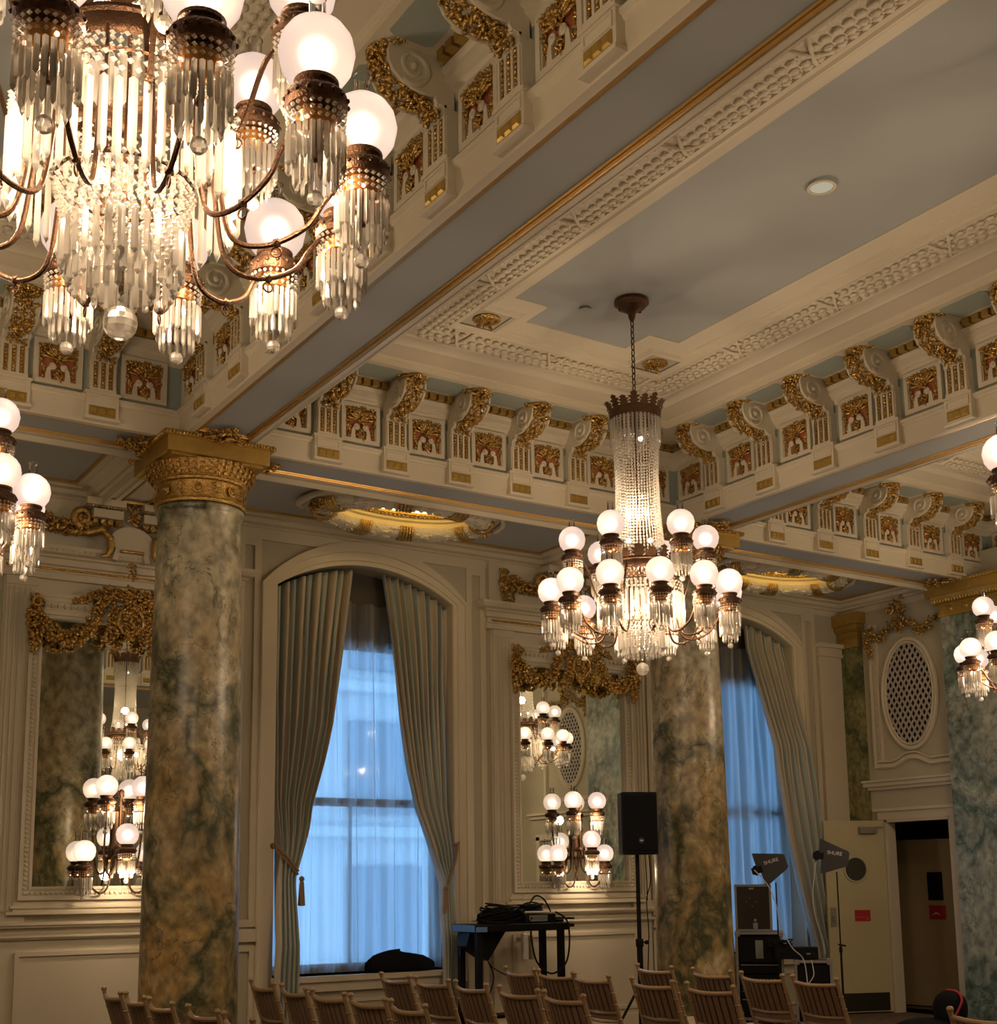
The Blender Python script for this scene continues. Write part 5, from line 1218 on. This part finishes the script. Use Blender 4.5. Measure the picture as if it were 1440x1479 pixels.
t = thing('power_strip', 'white power strip hanging upright on the panelling behind the tall table', 'power strip', (7.48, 11.0, .78)); m = MB(); m.bbox(-.03, .03, -.03, .02, 0, .26, .008); obj('body', m, SIGNW, t, smooth=True); m = MB(); m.tube([(0, 0, .26), (.0, 0, .70)], .005, 6); obj('lead', m, CABLEW, t); m = MB(); m.bbox(.07, .11, -.02, .02, 0, .24, .006); obj('side_body', m, plain('beige_plastic', (.35, .3, .2), .5), t)
# dark coats on the sill
m = MB(); m.add(*(lambda nu=40, nv=14: ([(6.14+.37*cos(2*pi*i/nu)*(1-(j/nv)**2.2)**.6*(1+.05*sin(i*1.9+j*.8)), YW+.04+.125*sin(2*pi*i/nu)*(1-(j/nv)**2.2)**.6, ZSILL+.004+.19*(j/nv)**.7*(1+.10*sin(i*.9+j*1.1)*(1-j/nv)-.10*cos(2*pi*i/nu))) for j in range(nv+1) for i in range(nu)], [(j*nu+i, j*nu+(i+1) % nu, (j+1)*nu+(i+1) % nu, (j+1)*nu+i) for j in range(nv) for i in range(nu)]+[tuple(range(nu-1, -1, -1))]))())
o = obj('folded_coat', m, FABRICK, None, smooth=True, angle=180); tag(o, 'crumpled black coat lying on the window sill', 'coat')

# flight cases by the far window ----------------------------------------------------------------
def rack(label, loc, rz, wx, dy, h, units, lid=0, cat='flight case'):
    t = thing('flight_case', label, cat, loc, rz)
    m = MB(); e = .028
    m.box(.01, wx-.01, .04, dy-.01, .10, h-.01); obj('case_body', m, BLACK, t)
    a = MB()
    for x in (0, wx-e):
        for y in (0, dy-e): a.box(x, x+e, y, y+e, .08, h)
    for z in (.08, h-e):
        a.box(0, wx, 0, e, z, z+e); a.box(0, wx, dy-e, dy, z, z+e); a.box(0, e, 0, dy, z, z+e); a.box(wx-e, wx, 0, dy, z, z+e)
    for x in (0, wx-.05):
        for y in (0, dy-.05): a.bbox(x-.004, x+.054, y-.004, y+.054, h-.05, h+.004, .006)
    obj('aluminium_edging', a, ALU, t, label='silver aluminium edges')
    for i, (z0, z1, k) in enumerate(units):
        u = MB(); u.bbox(.035, wx-.035, .012, .042, z0, z1, .003); o = obj('rack_unit', u, BLACK, t)
        d = MB()
        if k == 1: d.box(.05, wx-.05, .010, .012, z1-.012, z1-.004)
        if k == 2:
            for j in range(10): d.box(.06+(wx-.14)*j/10, .06+(wx-.14)*j/10+.022, .009, .012, (z0+z1)/2, (z0+z1)/2+.008)
        if k == 3: d.box(wx*.42, wx*.58, .008, .012, z0+.04, z1-.03); d.box(wx*.76, wx*.88, .008, .012, z1-.06, z1-.04)
        if k: obj('fascia_marks', d, GREYL, o)
    w_ = MB()
    for x in (.06, wx-.06):
        for y in (.06, dy-.06): w_.lathe([(.04, -.015), (.04, .015)], 14, T=Matrix.Translation((x, y, .041)) @ Matrix.Rotation(pi/2, 4, 'X'))
    obj('castors', w_, BLACKR, t, smooth=True); return t
rack('tall black equipment rack case with silver edges beside the right column', (9.88, 10.50, 0), -pi/4, .50, .45, 1.0, [(.12, .30, 1), (.31, .44, 2), (.45, .55, 2), (.56, .66, 1), (.68, .94, 3)])
# the lid case standing on top, leaning a little
t = thing('case_lid', 'open black case lid with silver frame standing on the tall rack', 'case lid', (9.93, 10.50, 1.006), -pi/4)
m = MB(); m.box(0, .34, .0, .10, 0.001, .47); o = obj('panel', m, plain('dark_brown_panel', (.028, .020, .015), .6), t)
m = MB()
for a in ((-.02, .36, -.01, .11, .47, .495), (-.02, .36, -.01, .11, 0.001, .02), (.34, .365, -.01, .11, 0.001, .49), (-.025, 0, -.01, .11, 0.001, .49)): m.box(*a)
obj('aluminium_frame', m, ALU, t)
m = MB(); m.bbox(.17, .20, -.012, 0, .10, .13, .004); m.bbox(.16, .21, -.008, 0, .02, .09, .003)
for x, z in ((.14, .35), (.10, .31), (.20, .31), (.16, .26)): m.ball((x, -.003, z), .006, 6, 4)
m.box(.13, .18, -.006, 0, .44, .46); obj('fittings', m, GREYL, t, label='pale latches and stickers'); t.rotation_euler = (0, 0, -pi/4)
rack('low black case with silver edges at the foot of the antenna stand', (10.05, 9.82, 0), -pi/4, .38, .35, .725, [(.12, .66, 0)])
t = thing('power_amplifier', 'flat black amplifier box lying on the low silver-edged case', 'amplifier', (9.98, 10.02, .728), -pi/4); m = MB(); m.bbox(0, .44, 0, .26, .002, .12, .005); obj('case', m, BLACK, t); m = MB(); m.box(.32, .36, -.003, 0, .05, .065); obj('logo_plate', m, GREYL, t)
m = coil('', 10.13, 10.08, .852, .13, .13, .03, 14, 21); o = obj('cable_coil', m, BLACKR, None, smooth=True); tag(o, 'small coil of black cable on the amplifier by the far window', 'cable')

def text_obj(body, size, mat, parent, loc, rot, name):
    cu = bpy.data.curves.new(name, 'FONT'); cu.body = body; cu.size = size; cu.align_x = 'CENTER'; cu.align_y = 'CENTER'; cu.extrude = .0008
    to = bpy.data.objects.new(name, cu); COL.objects.link(to); dg = bpy.context.evaluated_depsgraph_get()
    me = bpy.data.meshes.new_from_object(to.evaluated_get(dg)); bpy.data.objects.remove(to)
    me.materials.clear(); me.materials.append(mat); o = bpy.data.objects.new(name, me); COL.objects.link(o); o.parent = parent; o.location = loc; o.rotation_euler = rot; return o
def paddle(label, x, y, z, rz, tilt):
    t = thing('antenna_paddle', label, 'antenna', (x, y, z), rz)
    # wide end at local -x, slim nose at +x; flat face towards -y
    out = [(-.16, .17), (-.155, .175), (.13, .085), (.15, .07), (.15, -.055), (.13, -.075), (-.09, -.17), (-.10, -.175), (-.12, -.175), (-.125, -.16), (-.13, -.03), (-.16, 0)]
    T = Matrix.Rotation(tilt, 4, 'Y'); m = MB(); m.ext([(a, b) for a, b in out], -.012, .012, 'xz', T); b = obj('fin', m, plain('charcoal_plastic_%d' % int(x*10), (.045, .045, .05), .5), t)
    m = MB(); m.bbox(-.215, -.11, -.022, .022, -.035, .035, .006, T); m.bbox(-.19, -.16, -.03, .03, -.05, .05, .006, T); obj('swivel_mount', m, BLACKR, t, smooth=True)
    o = text_obj('SHURE', .052, SIGNW, b, tuple(T @ Vector((.0, -.0135, .045))), (pi/2, 0, 0), 'lettering'); o.rotation_euler = (T @ Matrix.Rotation(pi/2, 4, 'X')).to_euler(); o['label'] = 'white lettering'
    return t
def mic_stand(label, x, y, h, cx=0):
    t = thing('microphone_stand', label, 'stand', (x, y, 0))
    m = MB(); m.tube([(0, 0, .02), (0, 0, h*.53)], .011, 8); m.tube([(0, 0, h*.53), (0, 0, h)], .007, 8); m.lathe([(.016, 0), (.018, .03), (.014, .06)], 10, (0, 0, h*.50)); obj('pole', m, BLACK, t, smooth=True)
    m = MB(); m.tube([(-.03, 0, h*.55), (.05, -.02, h*.54)], .009, 6); obj('clutch', m, BLACK, t)
    for k in range(3): a = 2*pi*k/3+.3; m = MB(); m.tube([(0, 0, .10), (.25*cos(a), .25*sin(a), .012)], .009, 6); obj('leg', m, BLACK, t)
mic_stand('thin black microphone stand holding the antenna before the open door', 10.29, 9.40, 1.62)
paddle('dark triangular antenna paddle on a stand in front of the open door', 10.26, 9.40, 1.765, radians(-33), radians(8))
mic_stand('thin black microphone stand in front of the tall rack case holding the left antenna', 9.68, 9.66, 1.52)
paddle('dark triangular antenna paddle tilted before the far window', 9.64, 9.66, 1.69, radians(-33), radians(-16))
m = MB(); m.tube(smooth_path([(9.47, 9.76, 1.66), (9.50, 9.6, 1.50), (9.56, 9.55, 1.30), (9.60, 9.55, 1.10), (9.70, 9.5, .88), (9.80, 9.45, .76), (9.81, 9.42, .55), (9.8, 9.4, .3)]), .006, 6); o = obj('antenna_cable', m, CABLEW, None, smooth=True); tag(o, 'thin white cable hanging from the left antenna across the rack', 'cable')
m = MB(); m.tube(smooth_path([(10.10, 9.50, 1.72), (10.06, 9.50, 1.55), (10.03, 9.5, 1.35), (10.06, 9.5, 1.15), (10.14, 9.5, .95), (10.17, 9.5, .80)]), .005, 6); o = obj('antenna_cable', m, CABLEW, None, smooth=True); tag(o, 'thin white cable hanging from the right antenna beside the curtain', 'cable')
m = MB(); m.tube(smooth_path([(9.80, 9.40, .52), (9.86, 9.38, .60), (9.93, 9.45, .68), (10.05, 9.58, .735)]), .005, 6); o = obj('antenna_cable', m, CABLEW, None, smooth=True); tag(o, 'short grey cable arching between the two black cases', 'cable')

# black bag with a red strap --------------------------------------------------------------------
t = thing('backpack', 'rounded black bag with a red strap at the bottom right before the inner door', 'bag', (9.0, 7.10, 0), radians(-45))
m = MB()
def blob(m, c, rx, ry, rz, sd, n=28, k=18):
    r = random.Random(sd); vs = []; fs = []
    for j in range(k+1):
        p = -pi/2+pi*j/k
        for i in range(n):
            a = 2*pi*i/n; q = 1+.05*sin(3*a+sd)+.04*sin(5*a+2*p); vs.append((c[0]+rx*q*cos(p)*cos(a), c[1]+ry*q*cos(p)*sin(a), c[2]+rz*math.copysign(abs(sin(p))**.8, p)))
    for j in range(k):
        for i in range(n): l = (i+1) % n; fs.append((j*n+i, j*n+l, (j+1)*n+l, (j+1)*n+i))
    m.add(vs, fs)
blob(m, (0, 0, .49), .135, .12, .155, 2); obj('body', m, FABRICK, t, smooth=True, angle=180)
m = MB(); m.tube(smooth_path([(-.0, -.128, .42), (.05, -.128, .50), (.085, -.10, .58), (.06, -.03, .635), (-.02, 0, .65)]), .010, 8); obj('red_strap', m, plain('red_webbing', (.38, .02, .04), .5), t, smooth=True, label='red strap')
t = thing('draped_table', 'low black draped equipment heap under the black bag at the bottom right', 'equipment', (8.95, 7.1, 0), radians(-45))
m = MB(); m.bbox(-.30, .75, -.25, .35, .0, .335, .03); blob(m, (-.15, 0, .30), .28, .22, .13, 4); obj('cloth', m, FABRICK, t, smooth=True)

# daylight outside --------------------------------------------------------------------------------
t = thing('building', 'pale stone office building seen faintly through the sheer curtains', 'building', (0, 0, 0))
m = MB(); m.box(-6, 40, 24, 30, -8, 16); obj('facade', m, STONE, t)
m = MB()
for i in range(13):
    for j in range(7):
        m.box(-4+3.2*i, -2.3+3.2*i, 23.9, 24.0, -6+3.0*j, -4.1+3.0*j)
obj('window_glass', m, FWIN, t); 
m = MB()
for j in range(7): m.box(-6, 40, 23.7, 24, -6.5+3.0*j, -6.3+3.0*j)
obj('string_courses', m, STONE, t)
wd = bpy.data.worlds.new('daylight'); S.world = wd; wd.use_nodes = True; bg = wd.node_tree.nodes['Background']; bg.inputs[0].default_value = (.27, .56, 1.0, 1); bg.inputs[1].default_value = 6.6

# lamps added outside the frame, unseen, to light the near side
dup(CH, loc=(10.35, 3.22, 0), rz=radians(9), label='added crystal chandelier of the far right bay, outside the view')
dup(SCN, loc=(3.34, -2.57, 0), rz=pi, label='added unseen five-globe wall sconce on the wall behind the viewer, left')
dup(SCN, loc=(8.2, -2.57, 0), rz=pi, label='added unseen five-globe wall sconce on the wall behind the viewer, right')

# camera ----------------------------------------------------------------------------------------------
yaw, pit, rol, F, PX, PY = 5.66291190e-01, 1.59559013e-01, 1.05688417e-02, 1.86999179e+03, 6.93332577e+02, 9.73843688e+02
fw = Vector((sin(yaw)*cos(pit), cos(yaw)*cos(pit), sin(pit))); rt = Vector((cos(yaw), -sin(yaw), 0)); dn = fw.cross(rt)
r2 = rt*cos(rol)+dn*sin(rol); d2 = -rt*sin(rol)+dn*cos(rol)
cam = bpy.data.cameras.new('camera'); co = bpy.data.objects.new('camera', cam); COL.objects.link(co); S.camera = co
co.matrix_world = Matrix(((r2.x, -d2.x, -fw.x, 0), (r2.y, -d2.y, -fw.y, 0), (r2.z, -d2.z, -fw.z, 1.55), (0, 0, 0, 1)))
cam.sensor_fit = 'VERTICAL'; cam.sensor_height = 36; cam.lens = 36*F/1479
cam.shift_x = (720-PX)/1479; cam.shift_y = (PY-739.5)/1479; cam.clip_start = .05

# render look ---------------------------------------------------------------------------------------------
S.view_settings.view_transform = 'Standard'; S.view_settings.look = 'None'; S.view_settings.gamma = 1.0; S.view_settings.exposure = 0.08
S.cycles.transparent_max_bounces = 28; S.cycles.max_bounces = 8; S.cycles.diffuse_bounces = 3; S.cycles.glossy_bounces = 4; S.cycles.transmission_bounces = 6
S.cycles.sample_clamp_indirect = 4.0; S.cycles.use_denoising = True; S.cycles.caustics_reflective = False; S.cycles.caustics_refractive = False
